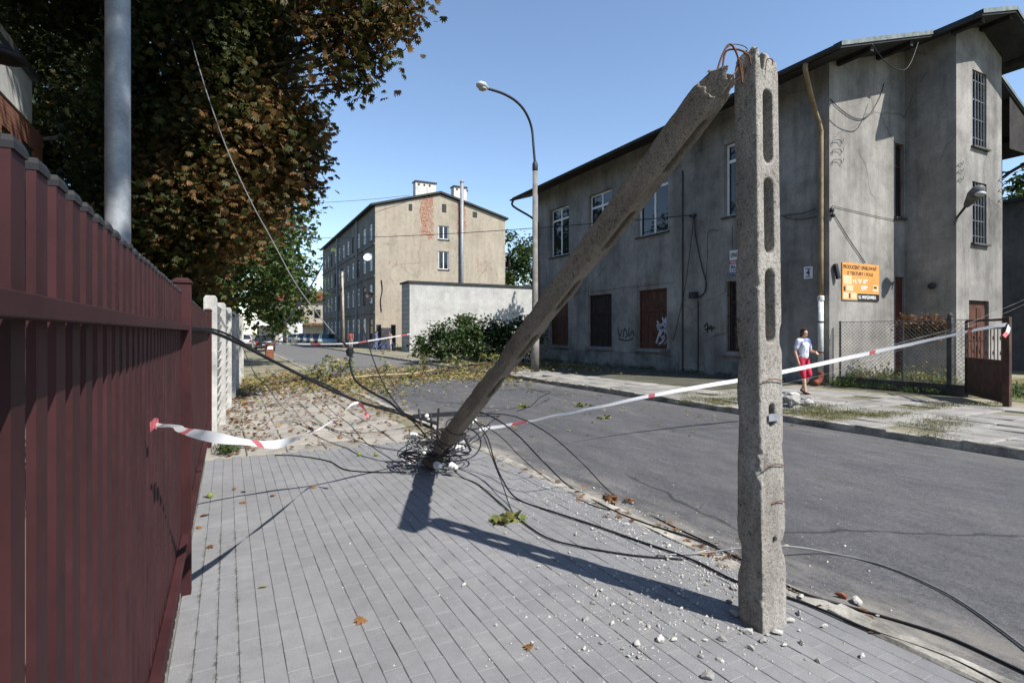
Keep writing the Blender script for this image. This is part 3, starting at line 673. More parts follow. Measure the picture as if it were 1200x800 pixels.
tape('thin barrier tape strung low behind the walking woman to the gate side', [dp(905,452,10.2),dp(960,440,10.8),dp(1000,428,11.4),dp(1060,408,12.2),dp(1110,390,13),dp(1160,374,13.6),dp(1215,350,14.5)], .02, 1.2, red=50)
tape('barrier tape strung across the far end of the street', [dp(318,402,30),dp(370,403,30),dp(412,402,30),dp(440,398,31),dp(470,393,32),dp(482,391,33)], .075, .1, red=2.2, redlen=.5)

# ------------------------------------------------------------------ rubble and litter on the near pavement
random.seed(21)
def chunk_mesh(s):
    random.seed(s); bm = bmesh.new(); bmesh.ops.create_icosphere(bm, subdivisions=2, radius=1)
    ax = Vector((random.uniform(.7,1.2), random.uniform(.5,.95), random.uniform(.35,.7)))
    pl = [(Vector((random.gauss(0,1),random.gauss(0,1),random.gauss(0,1))).normalized(), random.uniform(.45,.85)) for _ in range(9)]
    for v in bm.verts:
        for n_, d_ in pl:
            e = v.co.dot(n_)-d_
            if e > 0: v.co -= n_*e
        v.co *= 1+noise.noise(v.co*3+Vector((s,0,0)))*.18
        v.co = Vector((v.co.x*ax.x, v.co.y*ax.y, v.co.z*ax.z))
    zs = min(v.co.z for v in bm.verts)
    for v in bm.verts: v.co.z -= zs*.85
    me = bpy.data.meshes.new('chunk'); bm.to_mesh(me); bm.free(); return me
CH1 = M('fresh broken concrete', (.52,.50,.46), .95, .2, 8, bs=.5, bscale=60); CH2 = M('grey concrete chunk', (.33,.32,.30), .95, .25, 8, bs=.5, bscale=60); CH3 = M('broken red brick', (.30,.12,.07), .95, .3, 8, bs=.4, bscale=60)
cms = []
for s in range(7):
    me = chunk_mesh(s+50); me.materials.append(CH1 if s < 5 else CH2); cms.append(me)
def chunk(px, py, r, me=None, lab=None, grp='concrete rubble', cat='rubble'):
    z = 0 if gz(px,py).x < KX1 else RZ
    p = gz(px, py, z)
    if lab is None:
        sz = 'fist sized pale concrete lump' if r > .024 else ('walnut sized concrete piece' if r > .013 else 'pebble sized concrete fragment')
        near = (Vector((p.x,p.y))-Vector((POST.x,POST.y))).length
        pl = 'lying on the asphalt' if p.x > KX1 else ('lying on the kerb stones' if p.x > KX0-.03 else ('close round the foot of the stump' if near < .7 else ('on the pavers beside the kerb' if p.x > KX0-.5 else 'out on the open pavers')))
        lab = sz+' '+pl; grp = 'concrete rubble '+pl
    o = link('concrete_chunk', me or random.choice(cms), None, p); o.scale = (r,)*3; o.rotation_euler = (0,0,random.uniform(0,6.28)); return tag(o, lab, cat, grp)
big = [(590,625,.020),(633,631,.024),(675,627,.035),(697,572,.028),(644,573,.018),(692,620,.03),(705,612,.022),(749,612,.020),(695,707,.030),(688,726,.034),(630,664,.020),(545,686,.026),(580,733,.025),(718,709,.024),(669,686,.016),(656,720,.015),(675,747,.016),(735,616,.04),(757,626,.03),(785,641,.035),(770,665,.022),(700,632,.02),(748,638,.018),(743,650,.02),(722,652,.018),(760,680,.018),(760,735,.03),(790,750,.034),(773,750,.05),(820,770,.03),(848,750,.04),(845,775,.035),(830,795,.05),(745,755,.045),(805,700,.025),(790,692,.02),(820,690,.022),(765,718,.02),(700,745,.018),(860,720,.05),(853,706,.04),(938,700,.04),(1005,708,.045),(938,720,.035),(965,735,.03),(1028,722,.025),(920,640,.03),(905,655,.02),(990,640,.02),(600,700,.012),(630,760,.016),(505,555,.03),(770,605,.016),(690,590,.02),(718,600,.018),(860,690,.045),(875,742,.04),(912,742,.05),(895,752,.035),(925,728,.045),(880,760,.03),(940,755,.03),(960,775,.028),(1010,770,.03)]
random.seed(23)
for (px,py,r) in big: chunk(px+random.uniform(-2,2), py, r*.72)
for i in range(150):
    a = random.gauss(0,1); b = random.gauss(0,1); px = 790+a*75; py = 680+b*45+abs(a)*6
    if 480 < px < 1100 and 580 < py < 798: chunk(px, py, random.uniform(.007,.019))
chunk(1004,706,.055, cms[1], 'large pale concrete lump beside a brown scrap at the kerb', None)
o = chunk(985,700,.035, cms[2], 'reddish brown brick scrap lying in the kerb gutter', None); me = o.data.copy(); me.materials.clear(); me.materials.append(CH3); o.data = me
# crumbs too small to count
random.seed(24); m = MB()
for i in range(4600):
    if i < 1700: px = random.gauss(785,85); py = random.gauss(692,45)
    elif i < 1950: px = random.uniform(380,1050); py = random.uniform(560,800)
    else:
        t = random.random(); px = 625+t*270+random.gauss(0,26); py = 562+t*130+random.gauss(0,13)
    if not (180 < px < 1190 and 540 < py < 830): continue
    p = gz(px, py); 
    if p.x < FX+.02: continue
    if p.x > KX1: p.z = RZ
    r = min(.011,.0022+random.expovariate(1/.0022)); a = random.uniform(0,6.28)
    c = [(p.x+r*cos(a+k*2.1)*random.uniform(.7,1.4), p.y+r*sin(a+k*2.1)*random.uniform(.7,1.4), p.z+.0015) for k in range(3)]+[(p.x,p.y,p.z+r*1.1)]
    m.add(c, [(0,1,3),(1,2,3),(2,0,3)])
tag(m.build('concrete_crumbs', CH1, fix=False), 'fine pale concrete crumbs sprinkled round the stump', 'rubble', kind='stuff')
# tall sand and dust along the near kerb
# ------------------------------------------------------------------ buildings
def wall(mb, O, U, N, u0, u1, z0, z1, ops, t=.22):
    """front skin with real openings and their reveals"""
    O = Vector(O); U = Vector(U); N = Vector(N)
    P = lambda u, z, k=0: O+U*u+Vector((0,0,z))-N*k
    us = sorted(set([u0,u1]+[x for o in ops for x in o[:2]])); zs = sorted(set([z0,z1]+[x for o in ops for x in o[2:4]]))
    us = [u for u in us if u0 <= u <= u1]; zs = [z for z in zs if z0 <= z <= z1]
    for i in range(len(us)-1):
        for j in range(len(zs)-1):
            cu, cz = (us[i]+us[i+1])/2, (zs[j]+zs[j+1])/2
            if any(a < cu < b and c < cz < d for a,b,c,d in ops): continue
            mb.quad(P(us[i],zs[j]),P(us[i+1],zs[j]),P(us[i+1],zs[j+1]),P(us[i],zs[j+1]))
    for a,b,c,d in ops:
        mb.quad(P(a,c),P(b,c),P(b,c,t),P(a,c,t)); mb.quad(P(a,d),P(b,d),P(b,d,t),P(a,d,t))
        mb.quad(P(a,c),P(a,d),P(a,d,t),P(a,c,t)); mb.quad(P(b,c),P(b,d),P(b,d,t),P(b,c,t))
def fbox(O, U, N, a, b, c, d, k0, k1):
    """corner points of a box on a wall: u a..b, z c..d, depth k0..k1 behind the face"""
    O = Vector(O); U = Vector(U); N = Vector(N)
    p = O+U*a+Vector((0,0,c))-N*k0; q = O+U*b+Vector((0,0,d))-N*k1; return p, q
def window(parent, O, U, N, a, b, c, d, depth=.14, fw=.07, mull=1, trans=None, frame=None, sill=None, gl=None, sillout=.1):
    frame = frame or WHITE; m = MB(); e = .003
    def bx(*k): m.box(*fbox(O,U,N,*k))
    bx(a+e,a+fw,c+e,d-e,depth,depth+.06); bx(b-fw,b-e,c+e,d-e,depth,depth+.06); bx(a+fw,b-fw,c+e,c+fw,depth,depth+.06); bx(a+fw,b-fw,d-fw,d-e,depth,depth+.06)
    for i in range(mull):
        u = a+(b-a)*(i+1)/(mull+1); bx(u-fw*.6,u+fw*.6,c+fw,d-fw,depth+.003,depth+.063)
    if trans: z = c+(d-c)*trans; bx(a+fw,b-fw,z-fw*.6,z+fw*.6,depth-.004,depth+.058)
    w = m.build('window', frame, parent)
    us = [a+fw*.8]+[a+(b-a)*(i+1)/(mull+1) for i in range(mull)]+[b-fw*.8]; zs = [c+fw*.8]+([c+(d-c)*trans] if trans else [])+[d-fw*.8]
    for i in range(len(us)-1):
        for j in range(len(zs)-1):
            MB().box(*fbox(O,U,N,us[i],us[i+1],zs[j],zs[j+1],depth+.025,depth+.035)).build('pane', gl or GLASS, w)
    if sill: MB().box(*fbox(O,U,N,a-.08,b+.08,c-.06,c-.004,-sillout,.10)).build('sill', sill, w)
    return w
def cutbrick(m, n, l, b, col, boxes, axis='X'):
    """bare brick where the render fell off, inside soft boxes broken up by noise"""
    v = coords(n, l, False); sp = n.new('ShaderNodeSeparateXYZ'); l.new(v, sp.inputs[0])
    cb = n.new('ShaderNodeCombineXYZ'); l.new(sp.outputs[axis], cb.inputs[0]); l.new(sp.outputs['Z'], cb.inputs[1])
    t = n.new('ShaderNodeTexBrick'); l.new(cb.outputs[0], t.inputs['Vector']); t.inputs['Scale'].default_value = 1
    t.inputs['Color1'].default_value = (.20,.055,.035,1); t.inputs['Color2'].default_value = (.29,.10,.06,1); t.inputs['Mortar'].default_value = (.38,.34,.28,1)
    t.inputs['Mortar Size'].default_value = .03; t.inputs['Brick Width'].default_value = .42; t.inputs['Row Height'].default_value = .16
    nz = ntex(n, l, v, 1.3, 9, .78); out = col
    fz = ntex(n, l, v, 5.5, 6, .75); rf = ramp(n, [(.36,(.20,.075,.05)),(.5,(.31,.16,.11)),(.60,(.45,.38,.29))]); l.new(fz, rf.inputs[0])
    for (x0,x1,z0,z1,thr) in boxes:
        def band(o, lo, hi, soft):
            a = n.new('ShaderNodeMapRange'); a.interpolation_type = 'SMOOTHSTEP'; a.inputs['From Min'].default_value = lo-soft; a.inputs['From Max'].default_value = lo+soft; l.new(o, a.inputs[0])
            c = n.new('ShaderNodeMapRange'); c.interpolation_type = 'SMOOTHSTEP'; c.inputs['From Min'].default_value = hi+soft; c.inputs['From Max'].default_value = hi-soft; l.new(o, c.inputs[0])
            k = n.new('ShaderNodeMath'); k.operation = 'MULTIPLY'; l.new(a.outputs[0], k.inputs[0]); l.new(c.outputs[0], k.inputs[1]); return k.outputs[0]
        k = n.new('ShaderNodeMath'); k.operation = 'MULTIPLY'; l.new(band(sp.outputs[axis],x0,x1,.5), k.inputs[0]); l.new(band(sp.outputs['Z'],z0,z1,1.0), k.inputs[1])
        kk = n.new('ShaderNodeMath'); kk.operation = 'MULTIPLY'; kk.inputs[1].default_value = .55; l.new(k.outputs[0], kk.inputs[0])
        s = n.new('ShaderNodeMath'); s.operation = 'ADD'; l.new(kk.outputs[0], s.inputs[0]); l.new(nz, s.inputs[1])
        r = ramp(n, [(.5,0),(.55,1)]); sub = n.new('ShaderNodeMath'); sub.operation = 'MULTIPLY'; sub.inputs[1].default_value = thr; l.new(s.outputs[0], sub.inputs[0]); l.new(sub.outputs[0], r.inputs[0])
        out = mixc(n, l, r.outputs[0], out, rf.outputs[0])
    l.new(out, b.inputs['Base Color'])

PL_GREY = plaster('grey old render', (.41,.39,.362), (.19,.18,.168), .5, .38)[0]
# ---- grey two-storey house, number 4
BX, BY0, BY1 = 15.8, 10.24, 27.5
BXR = 26.35; RIDX = 21.2; EZ = 9.39; RZT = 11.45; REZ = 8.60
house = thing('grey_house', 'grey rendered two storey house with boarded ground floor and wide dark eaves', 'house', (BX, BY0, 0))
O_ = (BX, BY0, 0); U_ = (0,1,0); N_ = (-1,0,0)
def uz(px, py): p = onX(px, py, BX); return p.y-BY0, p.z
cent = [25.2-BY0, 21.55-BY0, 17.9-BY0, 13.2-BY0]
W2 = .94
upz = (5.72, 8.32); loz = (.95, 3.42)
ops = [(c-W2,c+W2,upz[0],upz[1]) for c in cent]+[(c-W2*(.92 if i!=1 else .95),c+W2*(.92 if i!=1 else .95),loz[0],loz[1]) for i,c in enumerate(cent)]
m = MB(); wall(m, O_, U_, N_, 0, BY1-BY0, -.05, EZ+.19, ops, .26)
slope = (RZT-EZ)/(RIDX-14.6)
rslope = (RZT-REZ)/(27.3-RIDX)
TK = .16
def rz(x): return (EZ+(x-14.6)*slope if x <= RIDX else RZT-(x-RIDX)*rslope)-TK-.01
# gable to the left of the bay (faces -Y)
GX = 19.75; BYF = 8.80; GX2 = 22.60
gO = (BX, BY0, 0); gU = (1,0,0); gN = (0,-1,0)
gops = [(19.2-BX, 19.70-BX, 5.35, 7.75), (19.2-BX, 19.70-BX, .12, 3.42)]
zt = rz(BX)
wall(m, gO, gU, gN, 0, GX-BX, -.05, zt, gops, .2)
m.quad((BX,BY0,zt),(GX,BY0,zt),(GX,BY0,rz(GX)))
# bay
bops = [(.95,1.85,7.45,9.85),(.95,1.85,4.42,6.35),(.75,2.0,.12,2.62)]
bt = rz(GX)
m.quad((GX,BY0,-.05),(GX,BYF,-.05),(GX,BYF,bt),(GX,BY0,bt))
wall(m, (GX,BYF,0), gU, gN, 0, GX2-GX, -.05, rz(GX2), bops, .22)
if bt > rz(GX2): m.quad((GX,BYF,rz(GX2)),(GX2,BYF,rz(GX2)),(GX,BYF,bt))
mid = [(x, rz(x)) for x in (GX, RIDX, GX2)]
m.add([(GX,BYF,min(bt,rz(GX2))),(GX,BYF,bt),(RIDX,BYF,rz(RIDX)),(GX2,BYF,rz(GX2))],[(0,1,2,3)]) if bt <= rz(GX2) else m.quad((GX,BYF,bt),(RIDX,BYF,rz(RIDX)),(GX2,BYF,rz(GX2)))
m.quad((GX2,BYF,-.05),(GX2,BY0,-.05),(GX2,BY0,rz(GX2)),(GX2,BYF,rz(GX2)))
m.quad((GX2,BY0,-.05),(BXR,BY0,-.05),(BXR,BY0,rz(BXR)),(GX2,BY0,rz(GX2)))
m.quad((BXR,BY0,-.05),(BXR,BY1,-.05),(BXR,BY1,rz(BXR)),(BXR,BY0,rz(BXR)))
m.add([(BX,BY1,-.05),(BXR,BY1,-.05),(BXR,BY1,rz(BXR)),(RIDX,BY1,rz(RIDX)),(BX,BY1,rz(BX))],[(0,1,2,3,4)])
m.build('wall', PL_GREY, house)
# plinth, ledges, string course
PLINTH = plaster('stained plinth render', (.36,.355,.345), (.13,.13,.125), 1.1, .45)[0]
MB().box((BX-.05,cent[2]-W2-.6+BY0,-.03),(BX-.003,cent[0]+W2+.5+BY0,.72)).box((BX-.05,12.3,-.03),(BX-.003,14.3,.60)).build('plinth', PLINTH, house)
for i,c in enumerate(cent):
    MB().box((BX-.12,BY0+c-W2-.12,.80),(BX-.005,BY0+c+W2+.12,.94)).build('ledge', PLINTH, house)
MB().box((BX-.03,cent[2]-W2-.35+BY0,3.62),(BX-.004,cent[0]+W2+.3+BY0,3.70)).build('string_course', PL_GREY, house)
for (a,b) in ((cent[0]+W2*.92, BY1-BY0-.05),(cent[1]+W2*.96,cent[0]-W2*.93),(cent[2]+W2*.93,cent[1]-W2*.96)):
    MB().box((BX-.035,BY0+a+.05,.73),(BX-.004,BY0+b-.05,3.60)).build('pilaster', PL_GREY, house)
SILLM = M('dark stained sill', (.10,.098,.095), .9, .3, 5)
for c in cent: window(house, O_,U_,N_, c-W2,c+W2,upz[0],upz[1], .16, .085, 1, .76, None, SILLM)
# ground floor: boarded doors, barred windows
BARFR = M('brown painted frame', (.10,.03,.022), .6, .3, 5)
DARKB = M('blackened boards',(.035,.022,.018),.8,.3,3,bs=.25,bscale=30)
def boarded(c, w, z0, z1, label=None, n=7, mm=None):
    fr = MB(); fr.box(*fbox(O_,U_,N_,c-w+.004,c-w+.07,z0+.003,z1-.003,.07,.16)); fr.box(*fbox(O_,U_,N_,c+w-.07,c+w-.004,z0+.003,z1-.003,.07,.16)); fr.box(*fbox(O_,U_,N_,c-w+.07,c+w-.07,z1-.07,z1-.003,.07,.16))
    zt_ = z0+(z1-z0)*.64; fr.box(*fbox(O_,U_,N_,c-w+.07,c+w-.07,zt_-.04,zt_+.04,.068,.158))
    f = fr.build('boarded_opening', mm or BARFR, house)
    for (a0,a1) in ((z0+.004,zt_-.043),(zt_+.043,z1-.073)):
        for k in range(n):
            a = c-w+.072+(2*w-.144)*k/n; b = c-w+.072+(2*w-.144)*(k+1)/n
            MB().box(*fbox(O_,U_,N_,a+.004,b-.004,a0,a1,.10+random.uniform(-.006,.006),.14)).build('plank', mm or SHUTTER, f)
    return f
def barred(c, w, z0, z1, fr=BARFR, nb=11):
    f = window(house, O_,U_,N_, c-w+.0,c+w,z0,z1,.20,.08,1,.7,fr)
    for k in range(nb):
        u = c-w+2*w*(k+.5)/nb; MB().box(*fbox(O_,U_,N_,u-.008,u+.008,z0+.01,z1-.01,.05,.066)).build('bar', DARKMETAL, f)
    for t in (.2,.5,.8):
        z = z0+(z1-z0)*t; MB().box(*fbox(O_,U_,N_,c-w+.006,c+w-.006,z-.014,z+.014,.067,.08)).build('bar', DARKMETAL, f)
boarded(cent[0], W2*.92, *loz); boarded(cent[1], W2*.95, *loz, mm=DARKB, n=11); boarded(cent[2], W2*.92, *loz); barred(cent[3], W2*.92, *loz)
# gable openings
window(house, gO,gU,gN, 19.2-BX,19.70-BX,5.35,7.75,.1,.05,0,.7,SHUTTER,SILLM)
MB().box(*fbox(gO,gU,gN,19.203-BX,19.697-BX,.123,3.41,.06,.11)).build('door', BARFR, house)
for (a,b,c,d) in bops[:2]:
    w_ = window(house,(GX,BYF,0),gU,gN,a,b,c,d,.12,.05,1,.66,DARKMETAL,SILLM)
    for k in range(5):
        u = a+(b-a)*(k+.5)/5; MB().box(*fbox((GX,BYF,0),gU,gN,u-.008,u+.008,c+.01,d-.01,.03,.046)).build('bar', GALV, w_)
    for k in range(4):
        z = c+(d-c)*(k+.5)/4; MB().box(*fbox((GX,BYF,0),gU,gN,a+.01,b-.01,z-.008,z+.008,.047,.06)).build('bar', GALV, w_)
dr = MB().box(*fbox((GX,BYF,0),gU,gN,.76,1.99,.123,2.61,.10,.15)).build('door', SHUTTER, house)
for k in range(2): MB().box(*fbox((GX,BYF,0),gU,gN,.86+.56*k,1.36+.56*k,.35,1.2,.08,.10)).build('door_panel', SHUTTER, dr); MB().box(*fbox((GX,BYF,0),gU,gN,.86+.56*k,1.36+.56*k,1.35,2.4,.08,.10)).build('door_panel', SHUTTER, dr)
# roof: two slopes, bay extension, boarding below, metal edge
ROOFM = M('dark bitumen roof', (.045,.047,.05), .8, .25, 2, bs=.3, bscale=20)
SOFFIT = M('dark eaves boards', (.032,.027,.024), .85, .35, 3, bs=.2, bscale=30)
EDGE = M('weathered zinc edging', (.20,.23,.215), .6, .3, 4, metal=.3)
YV = 9.15; YB = 7.90; YE = 28.4
def slab3(x0,x1,y0,y1,ztop,name,mat,par,t=TK):
    z0,z1 = ztop(x0),ztop(x1); mm = MB()
    mm.add([(x0,y0,z0-t),(x1,y0,z1-t),(x1,y1,z1-t),(x0,y1,z0-t),(x0,y0,z0),(x1,y0,z1),(x1,y1,z1),(x0,y1,z0)],[(0,3,2,1),(4,5,6,7),(0,1,5,4),(1,2,6,5),(2,3,7,6),(3,0,4,7)])
    return mm.build(name, mat, par)
rt = lambda x: EZ+(x-14.6)*slope if x <= RIDX else RZT-(x-RIDX)*rslope
roof = slab3(14.6, RIDX, YV, YE, rt, 'roof', ROOFM, house)
slab3(RIDX, 27.3, YV, YE, rt, 'roof', ROOFM, house)
slab3(19.15, RIDX, YB, YV-.002, rt, 'bay_roof', ROOFM, house); slab3(RIDX, 23.3, YB, YV-.002, rt, 'bay_roof', ROOFM, house)
for (x0,x1,y) in ((14.6,19.12,YV),(19.15,RIDX,YB),(RIDX,23.3,YB),(23.33,27.3,YV)):
    n_ = max(2, int((x1-x0)/.7))
    for k in range(n_):
        a = x0+(x1-x0)*k/n_; b = x0+(x1-x0)*(k+1)/n_ - .006; e = random.uniform(0,.025); t_ = random.uniform(.0,.03)
        mm = MB(); mm.add([(a,y-.03,rt(a)+.012+e),(b,y-.03,rt(b)+.012+t_),(b,y+.22,rt(b)+.014),(a,y+.22,rt(a)+.014),(a,y-.035,rt(a)-.10),(b,y-.035,rt(b)-.10)],[(0,1,2,3),(4,5,1,0)]); mm.build('edge_sheet', EDGE, roof)
# purlin ends and struts under the bay roof
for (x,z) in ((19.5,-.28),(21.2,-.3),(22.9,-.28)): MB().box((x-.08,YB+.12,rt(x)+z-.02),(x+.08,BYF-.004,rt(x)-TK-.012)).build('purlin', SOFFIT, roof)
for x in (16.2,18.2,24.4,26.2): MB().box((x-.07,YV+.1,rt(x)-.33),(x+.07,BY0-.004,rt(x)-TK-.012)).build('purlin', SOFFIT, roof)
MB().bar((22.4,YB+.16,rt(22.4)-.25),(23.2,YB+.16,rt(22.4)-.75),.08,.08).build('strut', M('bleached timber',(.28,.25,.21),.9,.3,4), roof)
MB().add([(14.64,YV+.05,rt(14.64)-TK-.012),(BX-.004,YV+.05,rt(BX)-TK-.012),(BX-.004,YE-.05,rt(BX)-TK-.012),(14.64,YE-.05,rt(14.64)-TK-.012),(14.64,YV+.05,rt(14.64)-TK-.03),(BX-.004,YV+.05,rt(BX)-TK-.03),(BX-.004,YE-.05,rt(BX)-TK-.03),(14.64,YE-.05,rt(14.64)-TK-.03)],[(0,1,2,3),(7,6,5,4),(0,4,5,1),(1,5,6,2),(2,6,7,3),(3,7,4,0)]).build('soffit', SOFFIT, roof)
# rear gable boarding that shows beside the bay
MB().add([(24.2,YV+.05,rt(24.2)-TK),(27.25,YV+.05,rt(27.25)-TK),(27.25,YV+.05,rt(27.25)-TK-.45),(24.2,YV+.05,rt(27.25)-TK-.45)],[(0,1,2,3)]).build('boarding', SOFFIT, roof)
gut = MB(); 
for k in range(2): pass
gp = [(14.6+.085*cos(a)-.085, 0, EZ-.13+.07*sin(a)) for a in [pi+pi*i/8 for i in range(9)]]
for i in range(8):
    a,b = gp[i],gp[i+1]; gut.quad((a[0],YV-.02,a[2]),(b[0],YV-.02,b[2]),(b[0],YE,b[2]),(a[0],YE,a[2]))
gut.build('gutter', ROOFM, house, fix=False)
ge = Vector((14.52, YE-.3, EZ-.2))
MB().tube(smooth_path([ge, ge+Vector((0,0,-.35)), Vector((15.5,BY1+.25,EZ-1.15)), Vector((15.72,BY1+.12,EZ-1.5)), Vector((15.70,BY1-.1,EZ-2.2)),Vector((15.70,BY1-.1,.3))],4), .06, 10).build('downpipe', ROOFM, house, smooth=True)
MB().tube(smooth_path([(27.35,YV+.6,REZ-.2),(27.3,YV+.7,REZ-.45),(26.6,BY0+.05,REZ-1.0),(26.5,BY0+.2,REZ-1.6),(26.5,BY0+.2,.2)],4), .06, 10).build('downpipe', ROOFM, house, smooth=True)
PIPEY = M('ochre painted pipe', (.30,.22,.11), .6, .3, 3, c2=(.17,.12,.07))
q0 = onX(958,128,15.66); q1 = onX(966,345,15.68)
py_ = (q0.y+q1.y)/2
dpipe = MB().tube(smooth_path([(14.53,YV+.95,EZ-.16),(14.56,YV+.98,EZ-.40),(15.35,py_-.02,EZ-1.2),(15.66,py_,EZ-1.75),(15.68,py_,EZ-2.4),(15.68,py_,2.62)],4), .065, 12).build('downpipe', PIPEY, house, smooth=True)
d2 = MB().tube([(15.66,py_,2.64),(15.66,py_,.42)], .078, 12).build('downpipe', WHITEPVC, house, smooth=True)
MB().lathe([(.092,2.55),(.095,2.56),(.095,2.68),(.085,2.70)],(15.66,py_,0),12).build('collar', WHITEPVC, d2)
for z in (1.0,1.9): MB().lathe([(.084,z),(.086,z+.01),(.086,z+.04),(.084,z+.05)],(15.66,py_,0),12).build('collar', RUST, d2)
MB().tube(smooth_path([(15.66,py_,.45),(15.64,py_,.28),(15.5,py_-.05,.17),(15.25,py_-.1,.14)],4), .085, 12).build('shoe', M('red clay pipe',(.32,.09,.05),.8,.3,5), d2, smooth=True)
# conduits and wires on the facade
for (px, y0, y1, r_) in ((800,200,436,.03),(818,352,437,.022)):
    a = onX(px,y0,BX-.03); b = onX(px,y1,BX-.03); MB().tube([(BX-.028,a.y,a.z),(BX-.03,a.y,max(.12,b.z))], r_, 8).build('conduit', DARKMETAL, house)
ib = onX(813,252,BX-.09)
MB().box((BX-.26,onX(816,346,BX).y-.14,onX(816,346,BX).z-.12),(BX-.052,onX(816,346,BX).y+.14,onX(816,346,BX).z+.12)).build('meter_box', DARKMETAL, house, bevel=.01)
mb_ = MB(); mb_.box((BX-.12,ib.y-.06,ib.z-.04),(BX-.006,ib.y+.2,ib.z+.04)); mb_.build('wire_bracket', DARKMETAL, house)
def hw(pts, r=.014): MB().tube(smooth_path([onX(px,py,BX-.06) for px,py in pts],5), r, 6).build('wall_cable', BLACK, house, smooth=True, fix=False)
hw([(814,254),(815,275),(822,310),(828,335),(822,347),(817,347)], .022); hw([(813,255),(809,290),(803,335),(798,360),(790,395),(788,398)], .012); hw([(842,270),(830,272),(829,300),(826,340),(822,346)], .010)
hw([(858,265),(858,290)], .008); hw([(955,245),(940,250),(922,252),(918,254)], .012); hw([(957,254),(940,257),(925,256),(915,252)], .012)
def gw(pts, r=.012, Y=BY0-.03): MB().tube(smooth_path([onY(px,py,Y) for px,py in pts],6), r, 6).build('wall_cable', BLACK, house, smooth=True, fix=False)
gw([(973,116),(985,128),(1000,138),(1012,139),(1022,130),(1032,112),(1036,98)]); gw([(975,241),(1000,247),(1030,254),(1056,259)], .008)
gw([(978,252),(995,280),(1014,308)], .012)
cabs = [(1022,52),(1035,70),(1048,80),(1060,82),(1068,72),(1076,50)]
MB().tube(smooth_path([onY(px,py,YV-.06) for px,py in cabs],5), .014, 6).build('wall_cable', BLACK, house, smooth=True, fix=False)
# bent iron hooks on the walls
for (px,py) in ((975,165),(975,176),(975,188)):
    for O2 in (0,):
        MB().tube(smooth_path([onY(px,py+6,BY0-.02),onY(px+1,py,BY0-.05),onY(px+9,py-1,BY0-.06),onY(px+12,py+3,BY0-.06),onY(px+14,py-3,BY0-.06)],4), .009, 6).build('wall_hook', DARKMETAL, house)
for (px,py) in ((1122,192),(1122,200),(1122,210),(1170,210),(1170,222),(1170,234)):
    MB().tube(smooth_path([onY(px,py+3,BYF-.02),onY(px+3,py-1,BYF-.05),onY(px+6,py+1,BYF-.05),onY(px+7,py-3,BYF-.05)],4), .009, 6).build('wall_hook', DARKMETAL, house)
ins = onY(975,246,BY0-.06); MB().ell(ins,(.07,.06,.09)).ell(ins+Vector((.05,0,-.15)),(.06,.06,.07)).build('cable_insulator', DARKMETAL, house, smooth=True)
pp = onY(980,318,BY0-.08); MB().bar(pp+Vector((-.05,0,.22)),pp+Vector((.07,-.02,-.22)),.1,.1).build('junction_box', DARKMETAL, house, bevel=.01)
wl_ = MB(); wl_.ell(onX(1092,335,GX-.1),(.09,.12,.1)); wl_.build('round_wall_light', DARKMETAL, house, smooth=True)
# painted scrawls
def scrawl(strokes, plane, mat_, name, parent, r=.02, flat=.004):
    m_ = MB()
    for s in strokes:
        P = smooth_path([plane(px,py) for px,py in s],5)
        for a,b in zip(P[:-1],P[1:]):
            if (b-a).length < 1e-5: continue
            m_.bar(a, b, flat, r*2, (0,0,1)) if abs((b-a).normalized().z) < .85 else m_.bar(a, b, flat, r*2, (0,1,0))
    return m_.build(name, mat_, parent, fix=False)
GW = M('white spray paint', (.50,.54,.62), .6, .15, 9); GK = M('black spray paint', (.03,.03,.035), .6, .2, 9); GR = M('rust red spray paint',(.32,.09,.05),.6,.2,9)
pD = lambda px,py: onX(px,py,BX+.088)
scrawl([[(770,376),(774,384),(772,392),(769,402)],[(781,372),(776,380),(772,386),(770,380)],[(776,372),(779,378),(783,374),(780,382),(783,388)],[(773,394),(777,386),(780,392),(776,400),(772,403)],[(783,384),(783,396),(779,403)],[(771,384),(777,380),(781,390),(775,396)]], pD, GW, 'graffiti', house, .045)
scrawl([[(777,397),(779,394),(782,395),(781,401),(777,403)]], pD, GR, 'graffiti', house, .035)
pW = lambda px,py: onX(px,py,BX-.042)
scrawl([[(724,384),(726,394),(729,386)],[(730,395),(732,385),(735,392),(733,396)],[(737,384),(737,394),(741,388),(743,394)],[(725,397),(735,399),(742,396)]], pW, GK, 'graffiti', house, .03)
pV = lambda px,py: onX(px,py,BX-.008)
scrawl([[(825,383),(829,379),(829,390)],[(830,384),(834,382),(834,388)],[(826,386),(838,384)]], pV, GK, 'graffiti', house, .03)
